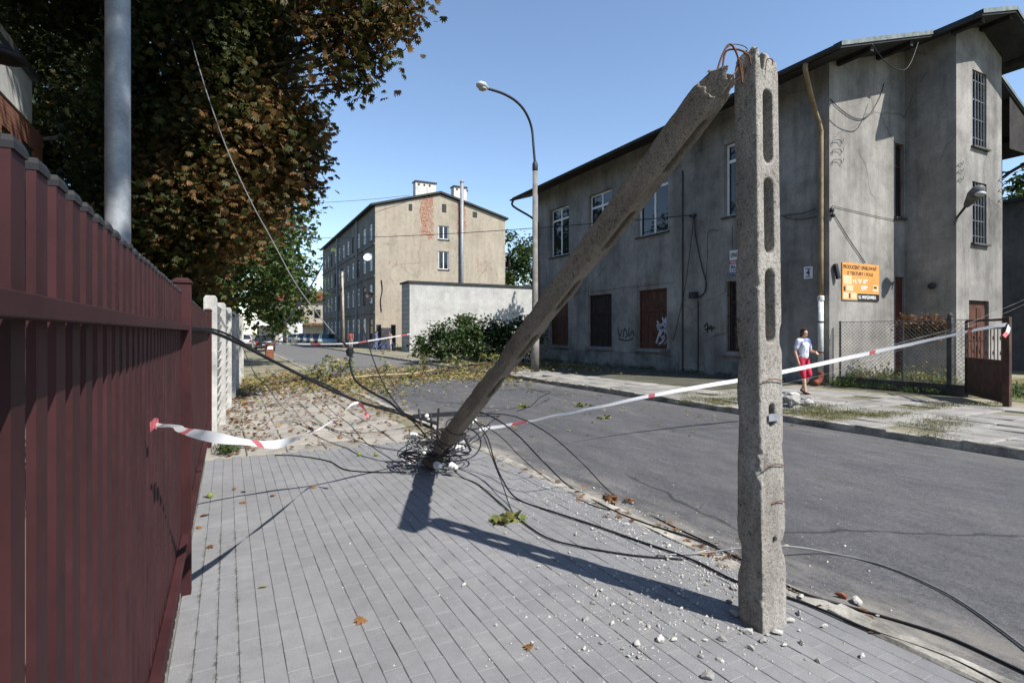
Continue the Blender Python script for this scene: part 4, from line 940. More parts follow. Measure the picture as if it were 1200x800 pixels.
# ---- signs
def text_part(txt, size, O, U, N, parent, mat_, align='LEFT', bold=0, ext=.002, squeeze=1.0):
    cu = bpy.data.curves.new('lettering','FONT'); cu.body = txt; cu.size = size; cu.align_x = align; cu.extrude = ext; cu.offset = bold; cu.space_character = 1.0
    o = bpy.data.objects.new('lettering', cu); COL.objects.link(o)
    dg = bpy.context.evaluated_depsgraph_get(); me = bpy.data.meshes.new_from_object(o.evaluated_get(dg)); bpy.data.objects.remove(o)
    U = Vector(U); N = Vector(N); Z = Vector((0,0,1)); O = Vector(O)-ORG.get(parent.name, Vector((0,0,0)))
    for v in me.vertices: v.co = O+U*v.co.x*squeeze+Z*v.co.y+N*v.co.z
    me.materials.clear(); me.materials.append(mat_); return link('lettering', me, parent)
ORANGE = M('orange sign print',(.72,.33,.09),.5,.1,3); INK = M('black sign print',(.02,.02,.025),.5,.1,3); SIGNW = M('white sign print',(.75,.75,.74),.5,.06,3); NAVY = M('navy sign print',(.03,.04,.16),.5,.1,3); CREAM = M('pale box print',(.72,.56,.34),.6,.1,3); MAUVE = M('red sign stripe',(.40,.12,.16),.5,.1,3)
s0 = onY(987,307,BY0-.03); s1 = onY(1030,353,BY0-.03)
sg = thing('advert_sign','orange packaging advert board with black and white lettering on the sunlit gable','sign',((s0.x+s1.x)/2,BY0-.03,s1.z))
w_ = s1.x-s0.x; h_ = s0.z-s1.z
MB().box((s0.x,BY0-.035,s1.z),(s1.x,BY0-.006,s0.z)).build('board', ORANGE, sg)
Ys = BY0-.036
tU=(1,0,0); tN=(0,-1,0)
text_part('PRODUCENT OPAKOWAŃ', h_*.135, (s0.x+.03,Ys,s0.z-h_*.16), tU,tN,sg,INK,bold=.004, squeeze=w_*.96/(h_*.135*12.9))
text_part('Z TEKTURY I FOLII', h_*.12, (s0.x+w_*.12,Ys,s0.z-h_*.32), tU,tN,sg,INK,bold=.003, squeeze=w_*.76/(h_*.12*9.0))
text_part('tel. 606 079', h_*.15, (s0.x+w_*.27,Ys,s0.z-h_*.53), tU,tN,sg,SIGNW,bold=.006, squeeze=.95)
text_part('0709', h_*.15, (s0.x+w_*.5,Ys,s0.z-h_*.71), tU,tN,sg,SIGNW,bold=.006)
MB().box((s0.x+w_*.40,Ys-.003,s1.z+.004),(s1.x-.005,Ys+.0005,s1.z+h_*.185)).build('address_band', INK, sg)
text_part('UL. WARSZAWSKA', h_*.12, (s0.x+w_*.42,Ys-.005,s1.z+h_*.05), tU,tN,sg,SIGNW,bold=.005, squeeze=w_*.54/(h_*.12*9.6))
for (a,b,c,d,mm_) in ((.02,.24,.42,.66,CREAM),(.10,.28,.24,.40,CREAM),(.02,.20,.03,.20,CREAM),(.22,.37,.03,.20,CREAM),(.82,.97,.26,.44,CREAM),(.03,.075,.24,.36,SHUTTER),(.16,.20,.05,.18,SHUTTER),(.84,.93,.34,.40,SHUTTER)):
    MB().box((s0.x+w_*a,Ys-(.004 if mm_ is CREAM else .007),s1.z+h_*c),(s0.x+w_*b,Ys+.0005,s1.z+h_*d)).build('box_picture', mm_, sg)
def wall_sign(name, label, px0, py0, px1, py1, lines, body):
    a = onX(px0,py0,BX-.03); b = onX(px1,py1,BX-.03)
    o = thing(name, label, 'sign', (BX-.03,(a.y+b.y)/2,b.z)); MB().box((BX-.03,b.y,b.z),(BX-.006,a.y,a.z)).build('board', body, o)
    return o, a.y, b.y, a.z, b.z
o, ya, yb, za, zb = wall_sign('firm_sign','white and blue packaging shop sign on the shaded facade above a barred window',855,294,879,321,[],SIGNW)
hh = za-zb; ww = ya-yb; X_ = BX-.031; sU=(0,-1,0); sN=(-1,0,0)
text_part('OPAKOWANIA',hh*.24,(X_,ya-.04,za-hh*.27),sU,sN,o,INK,bold=.006,squeeze=ww*.94/(hh*.24*7.2))
MB().box((X_-.003,yb+.003,za-hh*.55),(X_+.0005,ya-.003,za-hh*.38)).build('stripe', MAUVE, o); text_part('PRODUCENT',hh*.14,(X_-.004,ya-.05,za-hh*.52),sU,sN,o,SIGNW,squeeze=1.1)
text_part('SKŁADANE',hh*.17,(X_,ya-.04,za-hh*.71),sU,sN,o,NAVY,bold=.006,squeeze=ww*.9/(hh*.17*5.8)); text_part('KARTONY',hh*.12,(X_,ya-.04,za-hh*.83),sU,sN,o,NAVY,bold=.002,squeeze=1.3)
MB().box((X_-.003,yb+.003,zb+.004),(X_+.0005,ya-.003,zb+hh*.14)).build('stripe', NAVY, o); text_part('ul. Warszawska',hh*.10,(X_-.004,ya-.05,zb+hh*.04),sU,sN,o,SIGNW,squeeze=1.1)
o, ya, yb, za, zb = wall_sign('number_plate','small white house number plate reading 4 beside the ochre downpipe',942,313,952,326,[],SIGNW)
text_part('4',(za-zb)*.62,(BX-.031,(ya+yb)/2,zb+(za-zb)*.3),sU,sN,o,NAVY,'CENTER',bold=.01); MB().box((BX-.034,yb+.06,zb+.05),(BX-.0295,ya-.06,zb+.08)).build('street_line', NAVY, o); MB().box((BX-.034,yb+.06,za-.08),(BX-.0295,ya-.06,za-.05)).build('street_line', NAVY, o)
# ---- wall lamp on the bay corner
wb = Vector((GX-.02, BYF-.03, onY(1121,255,BYF).z)); hd = onY(1151,217,BYF-.75)
wlmp = thing('wall_lamp','grey street lamp head on a slanting arm on the grey house bay corner','lamp', wb)
dvec = (hd-wb)
MB().tube([wb+Vector((-.08,.02,-.22)), wb, wb+dvec*.35], [.03,.035,.04], 8).build('arm', DARKMETAL, wlmp)
hd0 = wb+dvec*.35; ax = dvec.normalized(); sd = ax.cross(Vector((0,0,1))).normalized(); up = sd.cross(ax)
m = MB(); rings = []
for t_, ww_, hh_ in ((0,.07,.07),(.12,.12,.10),(.3,.16,.13),(.55,.24,.17),(.8,.22,.15),(.95,.13,.09),(1.0,.03,.02)):
    c_ = hd0+dvec*.65*t_; rings.append([c_+sd*ww_*cos(a)*.9+up*hh_*sin(a) for a in [2*pi*k/12 for k in range(12)]])
vs = [p for r_ in rings for p in r_]; fs = [(i*12+j,i*12+(j+1)%12,(i+1)*12+(j+1)%12,(i+1)*12+j) for i in range(6) for j in range(12)]+[tuple(range(12)),tuple(72+j for j in range(12))]
m.add(vs,fs); m.build('lamp_head', M('weathered lamp aluminium',(.13,.13,.135),.55,.3,6), wlmp, smooth=True)
MB().ell(hd0+dvec*.44-up*.11,(.16,.16,.08)).build('lens', M('milky lamp lens',(.5,.5,.48),.3,.1,6), wlmp, smooth=True)

# ------------------------------------------------------------------ chain-link fence and rusty gate
f0_ = Vector((16.0, BY0-.14, FZ)); hinge = gz(1132,464,FZ); f1_ = Vector((15.95, hinge.y-.02, FZ))
cl = thing('chain_link_fence','low chain link fence with dark concrete kerb before the sunlit gable','fence', f0_)
zt_ = 1.92; zb_ = FZ+.28
d_ = (f1_-f0_); L_ = Vector((d_.x,d_.y,0)).length; u_ = Vector((d_.x,d_.y,0))/L_
m = MB(); cell = .105; hh = zt_-zb_; nmax = int((L_+hh)/cell)
WIRE = M('dull fence wire',(.16,.16,.16),.6,.2,8)
for k in range(-int(hh/cell), int(L_/cell)+1):
    s = k*cell
    for sg_ in (1,-1):
        a0 = s; a1 = s+hh; zA, zB = (zb_,zt_) if sg_ > 0 else (zt_,zb_)
        t0 = max(0,-a0/hh); t1 = min(1,(L_-a0)/hh)
        if t1-t0 < .02: continue
        p = f0_+u_*(a0+hh*t0); q = f0_+u_*(a0+hh*t1); p = Vector((p.x,p.y,zA+(zB-zA)*t0)); q = Vector((q.x,q.y,zA+(zB-zA)*t1))
        m.bar(p,q,.0062,.0062)
ms = m.build('wire_mesh', WIRE, cl, fix=False); ms['kind'] = 'stuff'
for z in (zt_,zb_): MB().tube([Vector((f0_.x,f0_.y,z)),Vector((f1_.x,f1_.y,z))],.008,6).build('tension_wire', WIRE, cl)
MB().bar(f0_+Vector((0,0,.10)),f1_+Vector((0,0,.10)),.16,.30).build('footing', M('dark stained concrete',(.085,.08,.075),.95,.35,3,bs=.5,bscale=40), cl)
FPOST = M('dark fence post concrete',(.09,.085,.08),.9,.3,5,bs=.3,bscale=50)
for s in (.03,L_*.53,L_-.42):
    p = f0_+u_*s; MB().box((p.x-.055,p.y-.055,FZ-.05),(p.x+.055,p.y+.055,zt_+.06)).build('post', FPOST, cl, bevel=.01) if s > L_*.6 else MB().tube([p+Vector((.05,0,0)),p+Vector((.05,0,zt_-FZ+.03))],.028,8).build('post', DARKMETAL, cl)
    if s > L_*.6: MB().ell((p.x,p.y,zt_+.11),(.06,.06,.07)).build('post_top', FPOST, cl, smooth=True)
gate = thing('rusty_gate','rusty brown metal gate leaf with scroll bars above a solid sheet swung onto the pavement','gate', (GP.x,GP.y,FZ))
g0 = Vector((hinge.x,hinge.y,FZ)); g1 = Vector((GP.x,GP.y,FZ)); gd = g1-g0; gL = gd.length; gu = gd.normalized(); gn = Vector((gu.y,-gu.x,0))
def gb(s0,z0,s1,z1,w=.04,h=.04,name='bar',off=0): return MB().bar(g0+gu*s0+Vector((0,0,z0))+gn*off, g0+gu*s1+Vector((0,0,z1))+gn*off, w, h, gn).build(name, RUSTGATE, gate)
GT = 1.80
gb(.02,.06,.02,GT,.05,.05,'frame'); gb(gL-.1,.06,gL-.1,GT,.09,.05,'frame'); gb(.05,GT,gL-.06,GT,.05,.05,'frame'); gb(.05,.08,gL-.15,.08,.05,.05,'frame'); gb(.05,.92,gL-.15,.92,.05,.05,'frame'); gb(.05,1.62,gL-.15,1.62,.03,.03,'frame')
gb(.045,.50,gL-.145,.50,.012,.80,'sheet_panel',.002) if False else MB().add([g0+gu*.045+Vector((0,0,.1))+gn*o for o in (-.006,.006)]+[g0+gu*(gL-.145)+Vector((0,0,.1))+gn*o for o in (-.006,.006)]+[g0+gu*(gL-.145)+Vector((0,0,.90))+gn*o for o in (-.006,.006)]+[g0+gu*.045+Vector((0,0,.90))+gn*o for o in (-.006,.006)],[(0,2,4,6),(1,7,5,3),(0,1,3,2),(2,3,5,4),(4,5,7,6),(6,7,1,0)]).build('sheet_panel', RUSTGATE, gate)
nb = 11
for k in range(nb):
    s = .05+(gL-.2)*(k+.5)/nb; gb(s,.94,s,1.60,.016,.016)
    if k % 2 == 0:
        P = [g0+gu*(s+.05*cos(a)*(1-a/14))+Vector((0,0,1.40+.06*sin(a)*(1-a/14)))+gn*.012 for a in [j*.6 for j in range(18)]]; MB().tube(P,.006,5).build('scroll', RUSTGATE, gate)
        P = [g0+gu*(s+.05*cos(a)*(1-a/14))+Vector((0,0,1.08+.06*sin(a)*(1-a/14)))+gn*.012 for a in [j*.6 for j in range(18)]]; MB().tube(P,.006,5).build('scroll', RUSTGATE, gate)
MB().box((GP.x-.06,GP.y-.06,FZ-.1),(GP.x+.06,GP.y+.06,1.93)).build('post', RUSTGATE, gate, bevel=.008)
MB().bar(g1+gn*.05+gu*-.03+Vector((0,0,.05)), g1+gn*.05+gu*-.03+Vector((0,0,1.86)), .03,.03).build('edge_bar', RUST, gate)

# ------------------------------------------------------------------ long white block wall (garage) and the tenement behind
gar_Y = 47.7; ga = onY(480,331,gar_Y); gl_ = onX(465,336,ga.x); GT_ = ga.z
gar = thing('white_shed','long low shed of white painted blocks with flat dark roof edge beyond the shrub','shed',(ga.x,gar_Y,0))
WB = brickmat('white painted blocks',(.52,.515,.49),(.47,.465,.445),(.40,.395,.375),1,bw=.42,rh=.21,axis='Y',ms=.014,bumps=.15)
m = MB(); x1_ = 31; yb_ = 50.2
m.quad((ga.x,gar_Y,-.1),(x1_,gar_Y,-.1),(x1_,gar_Y,GT_),(ga.x,gar_Y,GT_)); m.quad((ga.x,yb_,-.1),(ga.x,gar_Y,-.1),(ga.x,gar_Y,GT_),(ga.x,yb_,GT_)); m.quad((x1_,gar_Y,-.1),(x1_,yb_,-.1),(x1_,yb_,GT_),(x1_,gar_Y,GT_)); m.quad((ga.x,yb_,-.1),(x1_,yb_,-.1),(x1_,yb_,GT_),(ga.x,yb_,GT_))
m.build('wall', WB, gar)
MB().box((ga.x-.15,gar_Y-.15,GT_+.003),(x1_+.1,yb_+.15,GT_+.16)).build('roof', ROOFM, gar)

TX, TY0, TY1 = 13.0, 55.0, 89.0
ten = thing('tenement','four storey cream tenement with bare brick patches on its gable and grey street front','building',(TX,TY0,0))
TR = onY(592,257,TY0).x; TE = onY(440,241,TY0).z; RGX = onY(516,228,TY0).x; TRZ = onY(516,228,TY0).z
pc = plaster('cream gable render',(.45,.395,.31),(.37,.32,.255),.35,.2)
bx0 = onY(492,228,TY0).x-TX; bx1 = onY(508,228,TY0).x-TX; bx2 = onY(536,228,TY0).x-TX; bx3 = onY(545,228,TY0).x-TX
zb0 = onY(500,285,TY0).z
cutbrick(*pc, [(bx0-.25,bx1+.25,zb0,TRZ+2,.535),(bx2-.3,bx3+.3,zb0+.4,TRZ+2,.535),(bx0-5.0,bx1-.6,7.6,9.4,.475),(bx3+.8,bx3+3.4,7.4,10.4,.475)])
PL_TEN = pc[0]; PL_FR = plaster('grey street render',(.27,.262,.25),(.19,.185,.178),.4,.25)[0]
tops = []
for (a,b,c,d) in ((514,526,264,281),(514,526,294,316)): p=onY(a,c,TY0); q=onY(b,d,TY0); tops.append((p.x-TX,q.x-TX,q.z,p.z))
vents = []
for (a,b,c,d) in ((479,483,239,247),(518,523,239,249),(554,559,248,255)): p=onY(a,c,TY0); q=onY(b,d,TY0); vents.append((p.x-TX,q.x-TX,q.z,p.z))
m = MB(); lowz = [v for v in vents if v[3] < TE-.05]
wall(m,(TX,TY0,0),(1,0,0),(0,-1,0),0,TR-TX,-.1,TE,tops+lowz,.2)
m.add([(TX,TY0,TE),(TR,TY0,TE),(RGX,TY0,TRZ)],[(0,1,2)]); m.quad((TR,TY0,-.1),(TR,TY1,-.1),(TR,TY1,TE),(TR,TY0,TE)); m.quad((TX,TY1,-.1),(TR,TY1,-.1),(TR,TY1,TE),(TX,TY1,TE))
m.build('gable_wall', PL_TEN, ten)
gO2=(TX,TY0,0)
for o_ in tops: window(ten,gO2,(1,0,0),(0,-1,0),*o_,.1,.08,1,None,WHITE,SILLM)
for v_ in vents:
    if v_ in lowz: MB().box(*fbox(gO2,(1,0,0),(0,-1,0),*v_,.12,.16)).build('vent', DARKMETAL, ten)
    else: MB().box(*fbox(gO2,(1,0,0),(0,-1,0),*v_,-.03,.03)).build('vent', DARKMETAL, ten)
# street front
fO=(TX,TY0,0); fU=(0,1,0); fN=(-1,0,0); fops=[]; fl=[(.4,3.1),(4.6,6.5),(7.9,9.7),(11.0,12.7)]
ncol = 11
for k in range(ncol):
    u = 1.9+k*3.0
    for (z0,z1) in fl: fops.append((u-.65,u+.65,z0+ (0 if z0>1 else .3),z1))
m = MB(); wall(m,fO,fU,fN,0,TY1-TY0,-.1,TE,fops,.2); m.build('front_wall', PL_FR, ten)
CURT = glass('curtained window glass',(.16,.17,.18))
for i,o_ in enumerate(fops):
    window(ten,fO,fU,fN,*o_,.06,.13,1,.7,WHITE if (i*7)%5 else SHUTTER,SILLM,sillout=.06,gl=CURT if i%3 else GLASS)
for z in (3.6,7.2,10.4): MB().box((TX-.12,TY0+.02,z),(TX-.004,TY1,z+.14)).build('string_course', PL_FR, ten)
for (y) in (TY0+8.2,TY0+20.5): MB().tube([(TX-.16,y,.1),(TX-.16,y,TE-.1)],.10,8).build('downpipe', GALV, ten)
tro = MB()
tro.add([(TX-.5,TY0-.25,TE-.05),(RGX,TY0-.25,TRZ+.12),(RGX,TY1,TRZ+.12),(TX-.5,TY1,TE-.05),(TX-.5,TY0-.25,TE+.14),(RGX,TY0-.25,TRZ+.32),(RGX,TY1,TRZ+.32),(TX-.5,TY1,TE+.14)],[(0,3,2,1),(4,5,6,7),(0,1,5,4),(2,3,7,6),(3,0,4,7)])
tro.add([(TR+.3,TY0-.25,TE-.05),(RGX,TY0-.25,TRZ+.12),(RGX,TY1,TRZ+.12),(TR+.3,TY1,TE-.05),(TR+.3,TY0-.25,TE+.14),(RGX,TY0-.25,TRZ+.32),(RGX,TY1,TRZ+.32),(TR+.3,TY1,TE+.14)],[(0,1,2,3),(4,7,6,5),(0,4,5,1),(3,2,6,7),(0,3,7,4)])
trf = tro.build('roof', ROOFM, ten)
def chim(px0,px1,py0,py1,dy,depth):
    a = onY(px0,py0,TY0+dy); b = onY(px1,py1,TY0+dy)
    c = MB().box((a.x,TY0+dy,b.z-1.2),(b.x,TY0+dy+depth,a.z)).build('chimney', M('white chimney render',(.68,.66,.61),.9,.2,2), trf)
    MB().box((a.x-.08,TY0+dy-.08,a.z+.003),(b.x+.08,TY0+dy+depth+.08,a.z+.16)).build('chimney_cap', DARKMETAL, c)
    for k in range(3): MB().box((a.x+.25+k*.6,TY0+dy-.012,a.z-.35),(a.x+.45+k*.6,TY0+dy-.002,a.z-.12)).build('flue_opening', DARKMETAL, c)
chim(487,511,213,232,1.2,.9); chim(532,547,219,240,1.2,.9)
pb = onY(541.5,332,TY0-.3); pt = onY(541.5,214,TY0-.3)
MB().tube([(pb.x,TY0-.25,.2),(pb.x,TY0-.25,pt.z)],.19,12).build('flue_pipe', GALV, ten, smooth=True)
MB().lathe([(.20,0),(.26,.05),(.05,.35)],(pb.x,TY0-.25,pt.z),12).build('flue_cap', GALV, ten)
for (pts) in ([(447,328),(448,340),(446,352),(447,365)],): MB().tube(smooth_path([onY(a,b,TY0-.06) for a,b in pts],4),.05,6).build('wall_cable', BLACK, ten)
# dishes on the street front
def dish(px, py, r, label, mm=None):
    p = onX(px,py,TX-.7); o = thing('satellite_dish', label, 'satellite dish', p)
    ax = Vector((.2,-.95,.35)).normalized() if False else Vector((-.45,-.8,.35)).normalized(); s1_ = ax.cross(Vector((0,0,1))).normalized(); s2_ = s1_.cross(ax)
    m = MB()
    for k,(rr,dd) in enumerate(((.02,-.14),(.4,-.12),(.75,-.06),(1.0,0))):
        for j in range(16): a=2*pi*j/16; m.v.append(tuple(p+(s1_*cos(a)+s2_*sin(a))*rr*r+ax*dd))
    for k in range(3):
        for j in range(16): m.f.append((k*16+j,k*16+(j+1)%16,(k+1)*16+(j+1)%16,(k+1)*16+j))
    m.build('reflector', mm or WHITE, o, smooth=True); MB().tube([p-ax*.1,Vector((TX-.01,p.y,p.z-.1))],.03,6).build('bracket', DARKMETAL, o); MB().tube([p-s2_*r*.8,p+ax*r*.9],.02,5).build('feed_arm', DARKMETAL, o)
dish(431,301,.42,'large white satellite dish on the tenement street front under the top windows'); dish(433,346,.36,'grey satellite dish low on the tenement street front near its corner', CAPGREY)
# gate posts between shed and tenement, bill wall
gp_ = thing('yard_gate','pale yard gate with dark posts between the tenement and the white shed','gate',onY(452,402,53.0)); 
a = onY(444,384,53); b = onY(461,405,53)
for x in (a.x,b.x): MB().box((x-.2,52.9,-.1),(x+.2,53.2,a.z+.3)).build('post', DARKMETAL, gp_)
MB().box((a.x+.2,53.0,0),(b.x-.2,53.08,a.z)).build('leaf', M('faded pink boards',(.62,.50,.44),.8,.25,2), gp_)

# ------------------------------------------------------------------ brick building behind the maroon fence
LX = -3.5; lc = onX(50,160,LX); lw = onX(36,95,LX); lz = onX(36,146,LX).z; lzc = lc.z
bk = thing('brick_house','red brick house with white upper band and green windows behind the maroon fence','house',(LX,lc.y,0))
BRK = brickmat('red brick wall',(.30,.10,.055),(.24,.08,.05),(.22,.17,.14),1,bw=.25,rh=.075,axis='X',ms=.010)
bo = (LX,0,0); bops2=[]
GREEN = M('green window paint',(.02,.12,.06),.5,.2,5)
for (px0,px1,py0,py1) in ((26,41,155,192),(2,13,134,186)):
    a = onX(px0,(py0+20),LX); b = onX(px1,py0+28,LX); zt2 = onX(px1,py0+22,LX).z; bops2.append((a.y,b.y,zt2-1.5,zt2))
bops2 += [(bops2[-1][0]-1.8*k-1.4,bops2[-1][0]-1.8*k-.6,bops2[-1][2],bops2[-1][3]) for k in range(1,3)]
m = MB(); wall(m,bo,(0,1,0),(1,0,0),2.0,lc.y,-.1,lz,bops2,.15); m.quad((LX,lc.y,-.1),(LX-8,lc.y,-.1),(LX-8,lc.y,lz),(LX,lc.y,lz)); m.quad((LX,2,-.1),(LX-8,2,-.1),(LX-8,2,lz),(LX,2,lz)); m.build('wall', BRK, bk)
for o_ in bops2: window(bk,bo,(0,1,0),(1,0,0),*o_,.05,.09,1,None,GREEN,GREEN)
MB().box((LX-8,2.0,lz+.003),(LX+.02,lw.y,lw.z)).build('upper_band', M('white painted render',(.62,.62,.60),.85,.15,1), bk)
MB().add([(LX+.12,1.6,lw.z+.0),(LX+.12,lw.y+.08,lw.z),(LX-4,lw.y+.08,lw.z+1.6),(LX-4,1.6,lw.z+1.6),(LX+.12,1.6,lw.z+.14),(LX+.12,lw.y+.08,lw.z+.14),(LX-4,lw.y+.08,lw.z+1.74),(LX-4,1.6,lw.z+1.74)],[(0,1,2,3),(4,7,6,5),(0,4,5,1),(1,5,6,2),(2,6,7,3),(3,7,4,0)]).build('roof', ROOFM, bk)
ll = onX(3,64,LX+.5)
lo = thing('wall_floodlight','grey round wall light on the white band of the brick house','lamp',ll)
MB().lathe([(.05,.14),(.16,.05),(.28,0),(.28,-.06),(.2,-.08)],ll,16).build('shade', CAPGREY, lo, smooth=True); MB().tube([ll+Vector((0,0,.1)),Vector((LX,ll.y,ll.z+.3))],.04,8).build('bracket', GALV, lo)

# ------------------------------------------------------------------ neighbour at the right edge, end of the street
nb_ = thing('grey_outbuilding','plain dark grey outbuilding wall right of the grey house','building',(30,9,0))
MB().box((29.0,4.0,-.1),(40,13.2,7.0)).build('wall', plaster('dark grey render',(.16,.16,.165),(.10,.10,.105),.4,.3)[0], nb_)
MB().box((28.8,3.8,7.003),(40.2,13.4,7.15)).build('roof', ROOFM, nb_)
e0 = dp(345,398,118)
eh = thing('end_house','pale two storey house with red roof closing the far end of the street','house',(e0.x,e0.y,0))
rx = Vector((CT,-ST,0)); fx = Vector((ST,CT,0))
def ebox(a,b,c,d,e,f,name,mat_,par):
    o3 = Vector((e0.x,e0.y,0)); vs=[]
    for z in (e,f):
        for (u,w) in ((a,c),(b,c),(b,d),(a,d)): vs.append(o3+rx*u+fx*w+Vector((0,0,z)))
    return MB().add(vs,[(0,3,2,1),(4,5,6,7),(0,1,5,4),(1,2,6,5),(2,3,7,6),(3,0,4,7)]).build(name,mat_,par)
CREAM2 = plaster('pale house render',(.60,.52,.42),(.50,.44,.36),.2,.2)[0]
ebox(-8,8,0,8,0,8.2,'wall',CREAM2,eh); ebox(-8.3,8.3,-.4,4,8.21,8.5,'eaves',ROOFM,eh); ebox(-7.6,7.6,.5,8,8.51,10.4,'roof',M('red tile roof',(.30,.11,.06),.85,.25,2),eh)
for k in range(4): w = ebox(-6.5+k*3.6,-5.2+k*3.6,-.06,.05,4.8,6.6,'window',GLASS,eh)
ebox(-7.9,8.05,-1.2,-.1,3.3,3.7,'canopy',M('dull tile canopy',(.28,.16,.11),.85,.25,2),eh)
sh = thing('white_gatehouse','small white shed with dark flat top at the far end of the street','shed',dp(337,400,112))
e0 = dp(337,400,108); ebox(-1.6,1.8,0,3,-.1,3.9,'wall',M('bright white wall',(.75,.75,.73),.8,.1,1),sh); ebox(-1.7,2.0,-.2,3.2,3.91,6.2,'top',DARKMETAL,sh)

# ------------------------------------------------------------------ curved street lamp on the far pavement
SLb = gz(627,435,FZ); SLb.z = FZ
sl = thing('street_lamp','tall concrete street lamp with curved steel arm beside the grey house','street lamp', SLb)
zj = dp(627,196,SLb.x*ST+SLb.y*CT).z
MB().lathe([(.165,0),(.165,1.3),(.13,1.36),(.125,1.5),(.095,zj-FZ)],SLb,16).build('pole', M('lamp post concrete',(.23,.215,.195),.9,.25,3,bs=.3,bscale=40), sl, smooth=True)
dd = SLb.x*ST+SLb.y*CT
MB().lathe([(.10,zj-FZ-.15),(.11,zj-FZ-.1),(.11,zj-FZ+.12),(.055,zj-FZ+.25)],SLb,12).build('collar', DARKMETAL, sl, smooth=True)
arm = [Vector((SLb.x,SLb.y,zj+.1)), dp(625.5,175,dd), dp(623,150,dd), dp(616,132,dd-.3), dp(605,119,dd-.6), dp(590,110,dd-1), dp(572,104,dd-1.5)]
MB().tube(smooth_path(arm,6), .05, 10).build('arm', DARKMETAL, sl, smooth=True)
h0 = dp(572,104,dd-1.5); h1 = dp(560,98,dd-1.9); m = MB(); ax = (h1-h0)
for k,(t_,r_) in enumerate(((0,.06),(.25,.12),(.55,.20),(.85,.18),(1.05,.06))):
    c_ = h0+ax*t_; sd = ax.cross(Vector((0,0,1))).normalized(); up = sd.cross(ax).normalized()
    for j in range(12): a=2*pi*j/12; m.v.append(tuple(c_+sd*r_*cos(a)+up*r_*.65*sin(a)))
for k in range(4):
    for j in range(12): m.f.append((k*12+j,k*12+(j+1)%12,(k+1)*12+(j+1)%12,(k+1)*12+j))
m.f += [tuple(range(12)), tuple(48+j for j in range(12))]
m.build('lamp_head', M('pale lamp housing',(.55,.55,.52),.4,.2,5), sl, smooth=True)
MB().ell(h0+ax*.55-up*.11,(.16,.16,.07)).build('lens', M('milky lamp lens',(.5,.5,.48),.3,.1,6), sl, smooth=True)

# ------------------------------------------------------------------ overhead wires
OW = onX(812,252,BX-.1)
far_a = dp(352,279,45)
def wire(label, a, b, s, r=.012, mm=BLACK): return tag(MB().tube(sag(a,b,s,20), r, 5).build('overhead_wire', mm, None, smooth=True, loc=a, fix=False), label, 'wire')
wire('thin overhead wire strung from the grey house bracket across the street to the tree', OW, far_a, .25, .018)
wire('faint overhead wire above the street to the tenement roof', dp(362,238,50), dp(480,229,56), .1, .02)
wpz = gz(403,407,FZ); wp = thing('wooden_pole','slim pale wooden pole standing by the tenement street front','pole',wpz)
MB().tube([wpz,dp(401,316,wpz.x*ST+wpz.y*CT)],[.13,.10],10).build('shaft', M('bleached pole timber',(.50,.42,.32),.85,.2,2), wp, smooth=True)
MB().lathe([(.2,0),(.05,.15)],dp(401,316,wpz.x*ST+wpz.y*CT),10).build('cap', DARKMETAL, wp)
# ------------------------------------------------------------------ foliage
def rotmats(n, rng, droop=.5):
    """random frames: x across, y along the leaf, z normal; leaves hang out and down"""
    az = rng.uniform(0, 2*np.pi, n); el = rng.normal(-droop, .45, n); ro = rng.normal(0, .6, n)
    y = np.stack([np.cos(az)*np.cos(el), np.sin(az)*np.cos(el), np.sin(el)], 1)
    z = np.stack([np.cos(az)*np.sin(-el), np.sin(az)*np.sin(-el), np.cos(el)], 1)
    x = np.cross(y, z); c, s = np.cos(ro)[:,None], np.sin(ro)[:,None]
    return x*c+z*s, y, z*c-x*s
def palmate(nl=5, spread=1.9, w=.19):
    T = []
    for k in range(nl):
        a = (k/(nl-1)-.5)*spread if nl > 1 else 0; L = 1-.28*abs(k/(nl-1)-.5)*2 if nl > 1 else 1
        d = np.array([math.sin(a), math.cos(a), 0]); s = np.array([math.cos(a), -math.sin(a), 0])
        T.append([d*.04, d*.58*L+s*w*L+[0,0,.05], d*L-[0,0,.16], d*.58*L-s*w*L+[0,0,.05]])
    return np.array(T)
TURF = leafmat('dry turf', [(0,(.07,.09,.025)),(.5,(.14,.15,.05)),(1,(.26,.22,.10))], .2)
TURF2 = leafmat('yellow green weed leaves', [(0,(.07,.10,.025)),(.5,(.15,.19,.05)),(.8,(.25,.24,.08)),(1,(.33,.22,.09))], .3)  # yellow green weed colour with some brown
OVAL = np.array([[[0,0,0],[.30,.5,.06],[0,1,-.1],[-.30,.5,.06]]])
